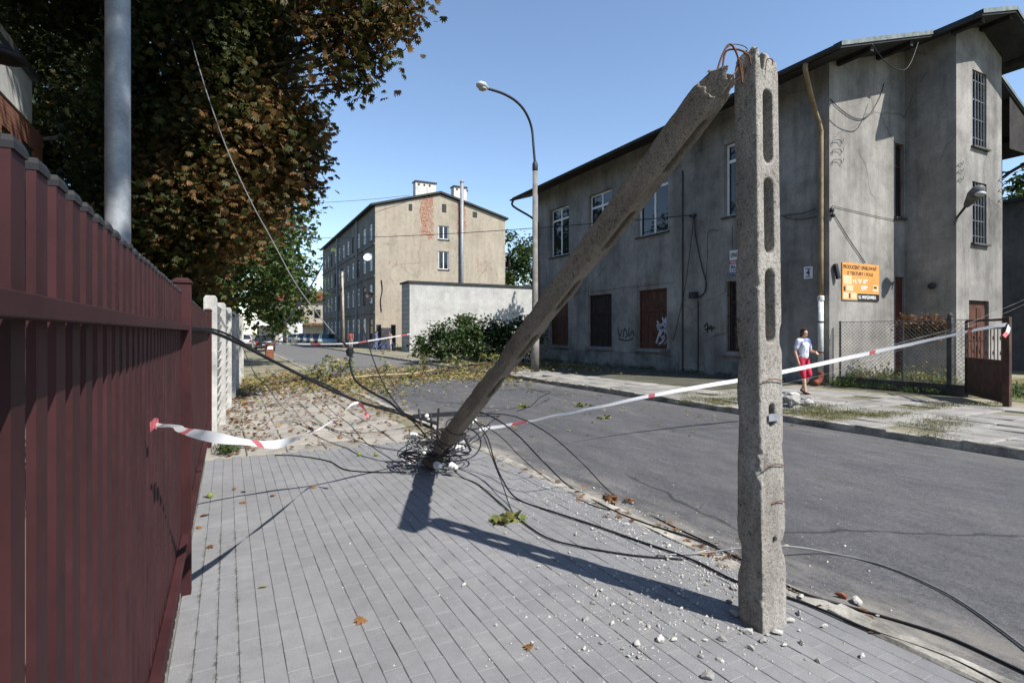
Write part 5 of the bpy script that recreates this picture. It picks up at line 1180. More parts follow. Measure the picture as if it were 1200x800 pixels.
def leaves(name, pos, size, mat_, parent=None, T=None, seed=1, droop=.5, cvb=None, label=None, cat=None, kind=None, flat=False):
    rng = np.random.default_rng(seed); n = len(pos); T = palmate() if T is None else T
    if flat:
        X, Y, Z = rotmats(n, rng, 0.0); Y[:,2] *= .25; Y /= np.linalg.norm(Y,axis=1)[:,None]
        Z = np.array([0,0,1])+rng.normal(0,.28,(n,3)); X = np.cross(Y,Z); X /= np.linalg.norm(X,axis=1)[:,None]; Z = np.cross(X,Y)
    else: X, Y, Z = rotmats(n, rng, droop)
    sz = size*rng.uniform(.65,1.25,n)
    L = T.shape[0]; t = T.reshape(-1,3)
    V = pos[:,None,:]+sz[:,None,None]*(t[None,:,0,None]*X[:,None,:]+t[None,:,1,None]*Y[:,None,:]+t[None,:,2,None]*Z[:,None,:])
    V = V.reshape(-1,3)
    o_ = np.array([0,0,0.0])
    if parent is not None: g_ = ORG.get(parent.name, Vector((0,0,0))); o_ = np.array([g_.x,g_.y,g_.z])
    V = (V-o_).astype(np.float32)
    nf = n*L; me = bpy.data.meshes.new(name); me.vertices.add(nf*4); me.vertices.foreach_set('co', V.ravel())
    me.loops.add(nf*4); me.loops.foreach_set('vertex_index', np.arange(nf*4,dtype=np.int32)); me.polygons.add(nf)
    me.polygons.foreach_set('loop_start', np.arange(0,nf*4,4,dtype=np.int32)); me.polygons.foreach_set('loop_total', np.full(nf,4,dtype=np.int32))
    me.update(calc_edges=True)
    cv = rng.uniform(0,1,n) if cvb is None else np.clip(cvb+rng.normal(0,.13,n),0,1)
    a = me.attributes.new('cv','FLOAT','FACE'); a.data.foreach_set('value', np.repeat(cv,L).astype(np.float32))
    me.materials.append(mat_); o = link(name, me, parent); ORG[o.name] = Vector(o_)
    if label or kind: tag(o, label, cat, None, kind)
    return o
def clump_points(clumps, per, rng, twig=9, tw=.17, flat=.8):
    """leaf positions gathered on twigs inside each clump"""
    P = []; C = []
    for (c, r, cvm) in clumps:
        nt = max(3, int(per*r*r*1.2/twig)); d = rng.normal(0,1,(nt,3)); d /= np.linalg.norm(d,axis=1)[:,None]
        rad = r*rng.uniform(.25,1,nt)**.55*(1+.22*rng.normal(0,1,nt)); tc_ = np.array(c)+d*rad[:,None]*np.array([1,1,flat])
        tcv = cvm+rng.normal(0,.16,nt)
        p = np.repeat(tc_,twig,0)+rng.normal(0,tw,(nt*twig,3)); P.append(p); C.append(np.repeat(tcv,twig))
    return np.concatenate(P), np.concatenate(C)
BARK = M('dark bark',(.075,.06,.045),.95,.35,6,bs=.8,bscale=25)
CHEST = leafmat('chestnut leaves in blight', [(0,(.028,.042,.012)),(.32,(.060,.075,.020)),(.50,(.105,.085,.026)),(.66,(.16,.088,.032)),(.82,(.22,.115,.042)),(1,(.33,.20,.08))], .38)
GRN = leafmat('green leaves', [(0,(.018,.038,.010)),(.4,(.038,.075,.018)),(.75,(.075,.12,.03)),(1,(.14,.16,.045))], .32)
DRY = leafmat('dry brown leaves', [(0,(.10,.045,.02)),(.45,(.20,.09,.035)),(.75,(.27,.15,.06)),(1,(.30,.22,.10))], .15)
LITTER = leafmat('wilted mixed leaves', [(0,(.06,.09,.022)),(.22,(.15,.17,.05)),(.42,(.30,.28,.10)),(.6,(.38,.29,.14)),(.8,(.20,.09,.035)),(1,(.46,.38,.22))], .15)
def limbs(root, base, tips, r0, forks, mat_=BARK, name='trunk'):
    fk = [Vector(f) for f in forks]
    MB().tube(smooth_path([Vector(base)]+fk,6), [r0*(1.25-.75*i/(6*len(fk))) for i in range(6*len(fk)+1)], 12).build(name, mat_, root, smooth=True, fix=False)
    for t in tips:
        t = Vector(t); cnd = [f for f in fk if f.z <= t.z+.5] or [fk[0]]; s = min(cnd, key=lambda f: (f-t).length)
        L = (t-s).length; mid = s.lerp(t,.5)+Vector((random.uniform(-.25,.25),random.uniform(-.25,.25),.05*L)); q = smooth_path([s,mid,t],6)
        MB().tube(q, [max(.010,.022*L**.6*(1-i/(len(q)))+.008) for i in range(len(q))], 6).build('branch', mat_, root, smooth=True, fix=False)
def c_(p): return (p.x,p.y,p.z)
rng = np.random.default_rng(4)
# --- big chestnut over the street
tb = Vector((-2.4, 17.0, -.1))
tree = thing('chestnut_tree','huge brown leaved horse chestnut overhanging the street behind the maroon fence','tree',tb)
cl_ = []
def addc(px,py,d,r,cv): cl_.append((c_(dp(px-(26 if px > 400 else 8),py,d)), r, cv))
for a in ((470,35,10.4,.55,.55),(445,62,10.5,.6,.5),(488,22,10.3,.38,.5),(440,5,10.6,.8,.5),(415,85,10.6,.42,.55),(452,95,10.4,.30,.45),(405,40,11,.6,.5),(480,60,10.4,.32,.5),(435,104,10.4,.14,.45),(480,-20,10.6,.9,.5),(420,-40,11,1.2,.5),(380,0,11.3,1.0,.45),(500,5,10.3,.28,.5)): addc(*a)
rr_ = random.Random(5)
edge = lambda y: 350 if y < 60 else (352 if y < 130 else (372 if y < 215 else (352 if y < 260 else 350)))
for y in range(-60, 345, 40):
    for x in range(-60, 400, 42):
        r = rr_.uniform(.75,1.15); d = rr_.uniform(10.8,14.5); xx = x+rr_.uniform(-14,14); yy = y+rr_.uniform(-12,12)
        if xx+r*F/d*.85 > edge(yy)+18: xx = edge(yy)+14-r*F/d*.85
        if yy > 250 and xx > 310: d += 3
        z_ = dp(xx,yy,d).z
        if xx-r*F/d < 62 and yy > 55: d = rr_.uniform(16.5,19); r *= 1.3
        if z_ < 2.3 or (yy > 232 and xx > 262): continue
        cv = .15+.32*(xx > 190)*(yy > 90)*rr_.uniform(.5,1)+(-.1 if xx < 150 else 0)  # leaf colour set darker in the crown's shaded part, lighter in its sunlit part
        addc(xx, yy, d, r, cv)
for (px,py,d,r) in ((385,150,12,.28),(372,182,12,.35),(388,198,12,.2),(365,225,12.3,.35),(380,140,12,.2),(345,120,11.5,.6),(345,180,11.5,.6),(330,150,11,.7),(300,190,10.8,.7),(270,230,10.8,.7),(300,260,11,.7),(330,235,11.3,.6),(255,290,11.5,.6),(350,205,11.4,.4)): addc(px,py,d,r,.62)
for k in range(52):     # tall top out of view, shaped to shade the lower crown
    a = rr_.uniform(0,6.28); q = rr_.uniform(0,1)**.5; tz = rr_.uniform(9.3,14.0); tx = -.9+q*cos(a)*3.4; ty = 8.4+q*sin(a)*3.8
    if abs(tx-(-3.5+.341*(tz-5.5))) < 1.1 and abs(ty-(12.6-.77*(tz-5.5))) < 2.2: continue
    if tx > .5: continue
    cl_.append(((tx, ty, tz), rr_.uniform(1.0,1.4), .3))
P, C = clump_points(cl_, 620, rng, 8, .15)
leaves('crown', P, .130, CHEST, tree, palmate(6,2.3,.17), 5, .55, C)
forks = [tb+Vector((.05,-.1,2.2)), tb+Vector((.2,-.4,4.2)), tb+Vector((.3,-.5,6.5)), tb+Vector((.2,-.6,9.5)), tb+Vector((.1,-.4,12.5))]
limbs(tree, tb, [c[0] for i,c in enumerate(cl_) if i % 9 == 0 or i < 13], .42, forks)
# --- chestnut beside the walk, its crown dappling the lamp post
tb2 = Vector((-4.6, .6, -.1)); tree2 = thing('chestnut_tree','horse chestnut standing beside the brick house, dappling the lamp post','tree',tb2); cl2 = []
for k in range(40):
    a = rr_.uniform(0,6.28); q = rr_.uniform(0,1)**.5*4.6; cl2.append(((-4.2+q*cos(a), .6+q*sin(a), rr_.uniform(7.5,12.5)), rr_.uniform(.8,1.2), .35))
for p in ((.3,2.7,11),(.7,1.7,10.8),(1.0,.9,11),(1.4,.1,10.8),(1.7,-.6,11),(.2,2.2,9.8),(.8,.8,9.6),(-.3,3.2,10.2),(-.8,2.2,9.6)): cl2.append((p,.75,.4))  # out of view clumps added on the sun's line to shade the lamp post
P, C = clump_points(cl2, 170, rng); leaves('crown', P, .22, CHEST, tree2, palmate(5,2.2,.18), 6, .55, C)
limbs(tree2, tb2, [c[0] for i,c in enumerate(cl2) if i%4==0], .4, [tb2+Vector((0,0,2.5)),tb2+Vector((.2,0,5)),tb2+Vector((.2,.1,8)),tb2+Vector((0,0,11))])
# --- other trees
def broadtree(name, label, base, h, rad, mat_, per=120, size=.17, ncl=26, zlo=.3, seed=1, cv=.45, T=OVAL, group=None, r0=.25, sq=1.0):
    R = random.Random(seed); b = Vector(base); t = thing(name, label, 'tree', b, 0, group); cl = []
    for k in range(ncl):
        a = R.uniform(0,6.28); zz = R.uniform(zlo,1); w = rad*(1-.55*abs((zz-zlo)/(1-zlo)-.42)*1.6); q = w*R.uniform(0,1)**.45
        cl.append(((b.x+q*cos(a), b.y+q*sin(a)*sq, b.z+h*zz-.3), rad*R.uniform(.26,.42), cv+R.uniform(-.15,.15)))
    P, C = clump_points(cl, per, np.random.default_rng(seed), 8, rad*.07); leaves('crown', P, size, mat_, t, T, seed, .3, C)
    limbs(t, b, [c[0] for i,c in enumerate(cl) if i%3==0], r0, [b+Vector((0,0,h*.3)),b+Vector((.1,0,h*.55)),b+Vector((0,.1,h*.8))]); return t
OV3 = palmate(3,1.4,.28)
broadtree('chestnut_tree','reddish brown chestnut crown beyond the slat fence, low over the parked estate car',(-3.0,21.5,-.1),10,3.7,CHEST,190,.17,32,.36,11,.45,palmate(5,2.2,.2))
broadtree('linden_tree','green linden with low hanging boughs behind the parked dark estate car',(-.7,31,-.1),11,4.8,GRN,120,.25,44,.28,12,.62,OV3)
broadtree('linden_tree','tall green linden further down the left side of the street',(-2.5,48,-.1),15,6.5,GRN,40,.42,30,.3,13,.45,OV3)
broadtree('ash_tree','light green tree beside the pale house at the street end',(8.6,101,-.1),15,5.0,GRN,40,.6,26,.22,14,.72,OV3)
broadtree('ash_tree','dark green tree at the left end of the far street',(-6,75,-.1),16,8,GRN,30,.6,28,.25,15,.3,OV3)
broadtree('birch_tree','loose green tree with pale stems behind the white shed roof',(31.5,62,-.1),14.5,4.6,GRN,70,.40,30,.3,16,.5,OV3)
broadtree('birch_tree','small tree behind the grey house shading the white shed wall',(26.6,41.6,-.1),12.2,1.9,GRN,120,.26,18,.45,17,.4,OV3)
broadtree('linden_tree','dark green tree rising behind the grey outbuilding roof',(46.5,17.5,-.1),13,5.0,GRN,70,.4,30,.35,18,.25,OV3)
broadtree('linden_tree','green tree behind the grey house ridge line',(44,34,-.1),13,5.5,GRN,40,.4,26,.3,19,.35,OV3)
# --- shrub past the grey house
def shrub(name, label, cls, mat_, per, size, cv, seed, cat='shrub', T=OV3, stems=True, tw=.12):
    c0 = cls[0][0]; b = Vector((sum(c[0][0] for c in cls)/len(cls), sum(c[0][1] for c in cls)/len(cls), 0)); t = thing(name,label,cat,b)
    P, C = clump_points([(c,r,cv+random.uniform(-.1,.1)) for c,r in cls], per, np.random.default_rng(seed), 8, tw); k = P[:,2] > .03; leaves('foliage', P[k], size, mat_, t, T, seed, .2, C[k])
    if stems:
        for c,r in cls[::2]: MB().tube(smooth_path([(b.x*.5+c[0]*.5,b.y*.5+c[1]*.5,0),(c[0],c[1],c[2]*.6),(c[0]+.1,c[1],c[2]+r*.5)],4),.025,5).build('stem', BARK, t, fix=False)
    return t
random.seed(9)
S1 = []
for (px,py,d,r) in ((500,398,29,.8),(515,385,29,.9),(530,400,28.5,1.0),(545,380,29,.9),(555,395,28.5,1.1),(575,385,29.5,1.0),(585,400,29,1.0),(600,385,29.5,1.1),(612,398,29,.9),(520,408,28,.6),(560,412,28,.7),(600,412,28,.7),(540,370,29.5,.5),(620,378,30,.9),(492,408,28.5,.5)): S1.append((c_(dp(px+3,py+5,d)),r*.9))
shrub('shrub','broad dark green shrub before the white shed beside the street lamp',S1,GRN,900,.15,.5,31)
S2 = [(c_(onX(px,py,17.3)),.16) for px,py in ((1062,378),(1070,380),(1080,380),(1090,379),(1100,381),(1106,383),(1066,386),(1085,387),(1075,384),(1095,385),(1064,392),(1092,392))]
shrub('dry_bush','dry orange brown clipped bush topping the chain link fence',[(c,r+.05) for c,r in S2],DRY,5200,.07,.45,32,stems=False,tw=.07)
S3 = [(c_(dp(px,py,24)),.25) for px,py in ((1186,372),(1188,385),(1187,395))]
shrub('dry_bush','small orange brown bush behind the rusty gate post',S3,DRY,1600,.10,.45,33,tw=.08)
# weeds
def weeds(label, pts, r, h, mat_, seed, size=.07, per=60, cv=.5, name='weeds'):
    rng_ = np.random.default_rng(seed); P = []
    for p in pts:
        n = per; q = rng_.normal(0,r,(n,2)); z = np.abs(rng_.normal(0,h,n)); P.append(np.stack([p[0]+q[:,0],p[1]+q[:,1],p[2]+.01+z],1))
    return leaves(name, np.concatenate(P), size, mat_, None, np.array([[[0,0,0],[.14,.5,.05],[0,1.2,-.05],[-.14,.5,.05]]]), seed, -.7, None, label, 'weeds', 'stuff')
random.seed(41)
w1 = [onX(px,py,16.45)+Vector((0,0,0)) for px,py in ()]
W1 = [Vector((16.0+random.uniform(.15,1.0), random.uniform(7.2,9.9), FZ)) for _ in range(40)]
weeds('leafy weeds growing inside the chain link fence', W1, .14, .20, TURF2, 42, .10, 120, .6)
weeds('green weeds along the foot of the chain link fence', [Vector((15.75-random.uniform(0,.35), random.uniform(7.0,10.0), FZ)) for _ in range(26)], .09, .07, GRN, 43, .06, 50)
weeds('straggly weeds at the bottom of the downpipe', [Vector((15.5+random.uniform(-.3,.3), py_-.5+random.uniform(-.5,.2), FZ)) for _ in range(7)], .1, .12, GRN, 44, .08, 60)
VG = [gz(960+random.gauss(0,22), 484+random.gauss(0,4), FZ) for _ in range(30)]+[gz(1015+random.gauss(0,20),490+random.gauss(0,3),FZ) for _ in range(8)]+[gz(1100+random.gauss(0,18),502+random.gauss(0,7),FZ) for _ in range(10)]+[gz(840+random.gauss(0,18),468+random.gauss(0,3),FZ) for _ in range(22)]+[gz(1120+random.gauss(0,25),476+random.gauss(0,2),FZ) for _ in range(8)]
weeds('grass tufts between the far kerb and the broken slabs', VG, .14, .016, TURF, 45, .032, 190)
weeds('grass along the base of the grey facade', [Vector((15.55+random.uniform(-.25,.1), random.uniform(11.5,27), FZ)) for _ in range(60)], .12, .05, GRN, 46, .07, 30)
weeds('small weed cushion at the foot of the slat fence', [Vector((-.02+random.uniform(-.05,.12),8.35+random.uniform(-.15,.15),0)) for _ in range(6)], .06, .05, GRN, 47, .05, 80)
LW = [Vector((random.uniform(16.6,24), random.uniform(1.5,7.6), .0)) for _ in range(330)]
weeds('sunlit lawn beyond the rusty gate', LW, .22, .07, GRN, 48, .10, 60, name='lawn')
tag(MB().quad((15.9,-6,FZ-.03),(29,-6,FZ-.03),(29,BYF-.02,FZ-.03),(15.9,BYF-.02,FZ-.03)).build('yard_ground', M('yard soil and grass',(.10,.12,.04),.95,.4,1,bs=.5,bscale=30,c2=(.14,.11,.06))), kind='structure')
# moss in paver joints near the fence
weeds('moss and tiny grass in the paver joints by the maroon fence', [Vector((FX+.05+.1*random.choice((0,1,1,2))+.05, random.uniform(2.2,5.0), 0)) for _ in range(150)], .005, .003, GRN, 49, .007, 14, name='moss')
# ------------------------------------------------------------------ fallen leaves and branches
rl = np.random.default_rng(71)
def scatter(n, f, z): 
    P = []
    while len(P) < n:
        p = f()
        if p is not None: P.append((p.x,p.y,z(p)))
    return np.array(P)
def lvl(p): return 0.0 if p.x < KX1 else (RZ if p.x < RX1 else FZ)
random.seed(72)
def band():
    x = random.uniform(.2,14.5); yc = 19.5+.35*(x-4)+1.2*sin(x*1.3); y = yc+random.gauss(0,2.0)+random.uniform(-1,1.0)
    if noise.noise((x*.6,y*.6,3.3)) < random.uniform(-.55,.15): return None
    if x > 15.3: return None
    return Vector((x,y,0))
P = scatter(12000, band, lambda p: lvl(p)+.012+abs(random.gauss(0,.05)))
leaves('leaf_litter', P, .105, LITTER, None, palmate(3,1.5,.24), 72, 0, None, 'band of wilted torn leaves strewn across the road', 'leaf litter', 'stuff', True)
def walk():
    p = Vector((random.uniform(-.1,3.0), random.uniform(8.1,17),0))
    if random.random() > (.9 if p.x < .5 else .35)*(.35+.65*(p.y-8)/9): return None
    return p
P = scatter(800, walk, lambda p: .015+random.uniform(0,.02)); leaves('dry_leaves', P, .075, DRY, None, palmate(5,2.2,.2), 73, 0, None, 'dry brown chestnut leaves scattered over the old slabs', 'leaves', 'stuff', True)
P = scatter(300, lambda: (lambda p: p if -.2 < p.x < 9 and p.y < 40 else None)(gz(random.uniform(380,980), 445+abs(random.gauss(0,26)))), lambda p: lvl(p)+.012); leaves('dry_leaves', P, .07, LITTER, None, palmate(3,1.8,.22), 74, 0, None, 'sparse small leaves blown over the asphalt', 'leaves', 'stuff', True)
def kl():
    t = random.random(); p = gz(560+t*470+random.gauss(0,8), 528+t*205+random.gauss(0,5)); return p
P = scatter(70, kl, lambda p: max(lvl(p),0)+.012); leaves('dry_leaves', P, .055, DRY, None, palmate(3,1.8,.22), 75, 0, None, 'dry leaf scraps caught along the near kerb', 'leaves', 'stuff', True)
def single(px,py,s,mat_,label,seed,cv,T=None):
    p = gz(px,py); z = lvl(p); p = gz(px,py,z)
    o = leaves('fallen_leaf', np.array([[p.x,p.y,z+.012]]), s, mat_, None, palmate(5,2.0,.2) if T is None else T, seed, 0, np.array([cv]), label, 'leaf', None, True); return o
for i,(px,py) in enumerate(((284,589),(288,577),(272,574),(241,605),(234,618),(302,690),(427,726),(370,571),(240,583),(250,640),(625,760),(320,582))):
    if (px,py)==(302,690): single(px,py,.085,LITTER,'yellow green leaf lying flat on the grey pavers',80+i,.33,OVAL)
    else: single(px,py,.06,DRY,'curled dry brown leaf lying on the grey pavers',80+i,.55)['group'] = 'dry leaves on the pavers'
for i,(px,py,n,s,lab) in enumerate(((593,611,26,.085,'wilted green leafy sprig on the pavers by the looping cable'),(712,586,14,.07,'small heap of brown leaves at the near kerb'),(683,476,16,.10,'torn green twig on the asphalt'),(708,490,12,.09,'small torn leafy twig further along the asphalt'),(612,477,14,.10,'yellowing leaf cluster on the road by the bent wire'),(735,590,8,.05,'few brown leaves curled in the gutter'))):
    p = gz(px,py); z = lvl(p); p = gz(px,py,z); q = rl.normal(0,1,(n,3))*np.array([.085,.05,.0])+np.array([p.x,p.y,z+.02]); q[:,2] += np.abs(rl.normal(0,.016,n))
    tag(leaves('leafy_sprig', q, s, LITTER if i not in (1,5) else DRY, None, palmate(5,2.0,.2), 100+i, .1, np.full(n,.2 if i not in (1,5) else .4)), lab, 'leaves')
# broken boughs in the band
random.seed(77)
for i,(x,y,L,a,lab) in enumerate(((2.2,18.6,2.6,.3,'bare broken bough lying by the old slabs'),(5.1,19.4,3.2,-.2,'long pale split bough lying across the road'),(7.6,20.6,2.4,.5,'forked bough in the leaf band on the road'),(9.8,22.2,3.0,.1,'bough lying over the far kerb'),(11.6,25.0,2.6,.9,'bough fallen beside the shrub'),(3.7,21.4,2.2,1.2,'short bough on the road beyond the leaf band'))):
    z = lvl(Vector((x,y,0))); t = thing('broken_bough',lab,'branch',(x,y,z)); d = Vector((cos(a),sin(a),0)); b0 = Vector((x,y,z+.05))
    P = smooth_path([b0-d*L/2, b0-d*L*.1+Vector((0,.12,.08)), b0+d*L*.25+Vector((0,-.1,.14)), b0+d*L/2+Vector((0,.1,.25))],5)
    MB().tube(P,[.055*(1-.7*k/len(P)) for k in range(len(P))],7).build('stem', M('split pale wood',(.42,.34,.22),.85,.3,5) if i in (1,) else BARK, t, smooth=True, fix=False)
    tips=[]
    for k in range(5):
        s = P[4+k*2 if 4+k*2 < len(P) else -1]; e = s+Vector((random.uniform(-.5,.7),random.uniform(-.6,.6),random.uniform(.1,.45))); MB().tube([s,s.lerp(e,.5)+Vector((0,0,.05)),e],[.018,.012,.006],5).build('twig', BARK, t, fix=False); tips.append((c_(e),.22,.3))
    Pq, Cq = clump_points(tips, 500, rl, 6, .08); k = Pq[:,2] > z+.02; leaves('foliage', Pq[k], .13, LITTER, t, palmate(3,1.6,.22), 90+i, .1, Cq[k])
# husks
for (px,py,lab) in ((421,534,'yellow green chestnut husk on the pavers near the fallen pole tip'),(441,534,'round green chestnut husk beside the fallen pole tip'),(246,583,'green chestnut husk on the pavers by the maroon fence')):
    p = gz(px,py); m = MB(); m.ell(p+Vector((0,0,.024)),.026,12,8)
    for k in range(40):
        d = Vector((random.gauss(0,1),random.gauss(0,1),random.gauss(0,1))).normalized(); a = p+Vector((0,0,.024))+d*.025; s = d.orthogonal().normalized()*.003; s2 = d.cross(s).normalized()*.003
        if d.z > -.6: m.add([a+s,a-s*.5+s2,a-s*.5-s2,a+d*.007],[(0,1,3),(1,2,3),(2,0,3)])
    tag(m.build('chestnut_husk', M('green husk',(.20,.26,.05),.7,.2,20), None, loc=p, fix=False), lab, 'chestnut husk')
# scraps by the fallen tip, rubble heap on the far pavement
m = MB()
for k in range(7):
    p = gz(470+k*4.5,545-(k%3)*4,.01); a = random.uniform(0,3); m.add([p+Vector((.09*cos(a),.09*sin(a),.01)),p+Vector((-.05*sin(a),.05*cos(a),.05+.02*(k%2))),p+Vector((-.08*cos(a),-.08*sin(a),.02)),p+Vector((.04*sin(a),-.04*cos(a),.03))],[(0,1,2,3)])
tag(m.build('torn_rag', M('pale torn paper',(.62,.54,.50),.8,.3,12), None, loc=gz(485,545), fix=False), 'crumpled pale torn paper beside the fallen pole tip', 'litter')
RB = gz(927,474,FZ); random.seed(88)
for k in range(9):
    me = cms[k%7].copy(); me.materials.clear(); me.materials.append((CH3 if k == 4 else CH2,CH2,CH1)[k%3]); o = link('rubble_piece', me, None, RB+Vector((random.uniform(-.35,.35),random.uniform(-.25,.25),random.uniform(0,.12)))); o.scale = (random.uniform(.12,.22),)*3
    o.rotation_euler = (0,0,random.uniform(0,6)); tag(o,'brick or concrete lump in the heap by the far kerb','rubble','rubble heap by the far kerb')

# ------------------------------------------------------------------ people
def soup(name, parts, mat_, parent, voxel=.012, smooth_it=6):
    m = MB()
    for p in parts:
        if p[0] == 'e': m.ell(p[1], p[2], 16, 12)
        else:
            a, r0, b, r1 = p[1:]; a = Vector(a); b = Vector(b); n = 5
            m.tube([a+(b-a)*i/n for i in range(n+1)], [r0+(r1-r0)*i/n for i in range(n+1)], 12); m.ell(a, r0*.99, 10, 8); m.ell(b, r1*.99, 10, 8)
    o = m.build(name, mat_, parent)
    md = o.modifiers.new('r','REMESH'); md.mode='VOXEL'; md.voxel_size = voxel
    sm = o.modifiers.new('s','SMOOTH'); sm.iterations = smooth_it; sm.factor = .5
    applied(o); o.data.materials.clear(); o.data.materials.append(mat_); o.data.shade_smooth(); return o
SKIN = M('skin',(.48,.29,.20),.55,.08,8); HAIR = M('dark hair',(.035,.02,.016),.6,.3,30); EYE = M('eye dark',(.02,.015,.012),.3,.1,9); LIP = M('lips',(.36,.13,.11),.5,.1,9)
def tie_dye():
    m, n, l, b = newmat('blue and white tie dye cotton'); v = coords(n, l, False); f = ntex(n, l, v, 5.5, 3, .55)
    r = ramp(n,[(.38,(.10,.13,.32)),(.47,(.33,.37,.56)),(.55,(.72,.73,.80))]); l.new(f, r.inputs[0]); l.new(r.outputs[0], b.inputs['Base Color']); b.inputs['Roughness'].default_value=.9
    bump(n,l,b,ntex(n,l,v,14,4),.4,.01); return m
def person(label, loc, rz_, J, shirt, pants, shoe, hairc, H_=1.65, short_sleeve=True, capri=True, voxel=.011, fingers=True, extra=None, group=None):
    root = thing('person', label, 'person', (0,0,0), 0, group); V = Vector
    hd = V(J['head']); nk = V(J['neck']); ch = V(J['chest']); pv = V(J['pelvis'])
    body = [('e',hd,(.075,.092,.112)),('e',hd+V((0,-.03,-.055)),(.055,.06,.06)),('c',nk,.052,hd+V((0,.01,-.07)),.05),('e',ch,(.155,.105,.17)),('e',pv,(.155,.115,.12)),('c',ch,.13,pv,.13),
            ('e',hd+V((0,-.095,-.01)),(.013,.018,.022)),('e',hd+V((.074,0,-.01)),(.012,.02,.03)),('e',hd+V((-.074,0,-.01)),(.012,.02,.03))]
    for s in ('l','r'):
        sh,el,wr = V(J['sh_'+s]),V(J['el_'+s]),V(J['wr_'+s]); hp,kn,an,to = V(J['hip_'+s]),V(J['kn_'+s]),V(J['an_'+s]),V(J['toe_'+s])
        body += [('c',ch+V((0,0,.11)),.075,sh,.058),('c',sh,.052,el,.040),('c',el,.040,wr,.027),('c',hp,.088,kn,.056),('c',kn,.056,an,.036),('c',kn+(an-kn)*.12,.058,kn+(an-kn)*.45,.052),('c',an+V((0,0,-.02)),.036,to,.030)]
        hdv = (wr-el).normalized(); side = V(J.get('palm_'+s,(0,-1,0))); side = (side-hdv*side.dot(hdv)).normalized(); nrm = hdv.cross(side)
        body += [('e',wr+hdv*.05,(.028,.032,.045)),('c',wr,.026,wr+hdv*.075,.028)]
        if fingers:
            for k,(o_,L_) in enumerate(((-.03,.062),(-.010,.072),(.011,.068),(.030,.053))):
                b0_ = wr+hdv*.085+side*o_; m1 = b0_+hdv*L_*.5+nrm*.008; body += [('c',b0_,.0095,m1,.009),('c',m1,.009,m1+(hdv*.6+nrm*.75).normalized()*L_*.5,.0075)]
            t0 = wr+hdv*.03-side*.028; body += [('c',t0,.011,t0+hdv*.035-side*.028,.010),('c',t0+hdv*.035-side*.028,.010,t0+hdv*.065-side*.03+nrm*.01,.008)]
    bd = soup('body', body, SKIN, root, voxel if not fingers else .008)
    sp = [('e',ch,(.178,.128,.185)),('e',pv+V((0,0,.03)),(.178,.142,.11)),('c',ch,.152,pv+V((0,0,.05)),.155),('e',ch+V((.07,-.07,.02)),(.075,.07,.075)),('e',ch+V((-.07,-.07,.02)),(.075,.07,.075))]
    for s in ('l','r'):
        sh,el,wr = V(J['sh_'+s]),V(J['el_'+s]),V(J['wr_'+s]); sp += [('c',ch+V((0,0,.10)),.09,sh,.075),('c',sh,.072,sh.lerp(el,.62),.066)]
        if not short_sleeve: sp += [('c',sh,.07,el,.056),('c',el,.056,wr,.04)]
    soup('shirt', sp, shirt, root, voxel+.002)
    tp = [('e',pv+V((0,0,-.02)),(.168,.135,.115))]
    for s in ('l','r'):
        hp,kn,an = V(J['hip_'+s]),V(J['kn_'+s]),V(J['an_'+s]); tp += [('c',hp,.104,kn,.076),('c',kn,.076,kn.lerp(an,.14 if capri else .92),.068 if capri else .055)]
    soup('trousers', tp, pants, root, voxel+.002)
    for s in ('l','r'):
        an,to = V(J['an_'+s]),V(J['toe_'+s]); d = (to-an); m = soup('shoe',[('c',an+V((0,0,-.045))-d.normalized()*.03,.040,to+V((0,0,-.012)),.036)],shoe,root,.010)
    soup('hair',[('e',hd+V((0,.022,.03)),(.084,.092,.098)),('e',hd+V((0,.05,-.04)),(.08,.06,.085)),('e',hd+V((.06,.01,-.0)),(.025,.06,.07)),('e',hd+V((-.06,.01,0)),(.025,.06,.07)),('e',hd+V((0,-.055,.085)),(.06,.035,.022))],hairc,root,.010)
    f = MB()
    for s in (-1,1): f.ell(hd+V((s*.03,-.084,.008)),(.012,.008,.007),10,6)
    f.build('eyes', EYE, bd); f = MB(); f.ell(hd+V((0,-.088,-.058)),(.024,.008,.007),10,6); f.build('mouth', LIP, bd)
    if extra: extra(root, J)
    root.location = loc; root.rotation_euler = (0,0,rz_); return root
# figure faces -y in its own space
WALK = dict(head=(.01,-.03,1.54),neck=(0,0,1.40),chest=(0,.0,1.22),pelvis=(0,.01,.93),sh_l=(.17,0,1.335),el_l=(.235,-.05,1.09),wr_l=(.15,-.26,1.06),palm_l=(-1,0,.2),sh_r=(-.17,0,1.335),el_r=(-.235,.06,1.08),wr_r=(-.22,-.03,.84),
            hip_l=(.085,0,.88),kn_l=(.09,-.13,.50),an_l=(.085,.10,.115),toe_l=(.09,-.03,.04),hip_r=(-.085,0,.88),kn_r=(-.09,-.09,.48),an_r=(-.08,-.14,.085),toe_r=(-.085,-.30,.035))
wpos = gz(941,461.5,FZ); wpos.z = FZ
def bag(root, J):
    w = Vector(J['wr_l']); MB().box((w.x-.03,w.y-.15,w.z-.02),(w.x+.05,w.y-.08,w.z+.015)).build('phone', EYE, root, bevel=.004)
RED = M('red cotton',(.52,.03,.07),.85,.15,7,bs=.2,bscale=12); SANDAL = M('dark sandal',(.04,.03,.03),.7,.2,9)
wm = person('woman in tie dye shirt and red cropped trousers walking on the far pavement', wpos, radians(-8), WALK, tie_dye(), RED, SANDAL, M('dark hair',(.035,.02,.016),.6,.3,30))
wm.scale = (.86,.92,.985)
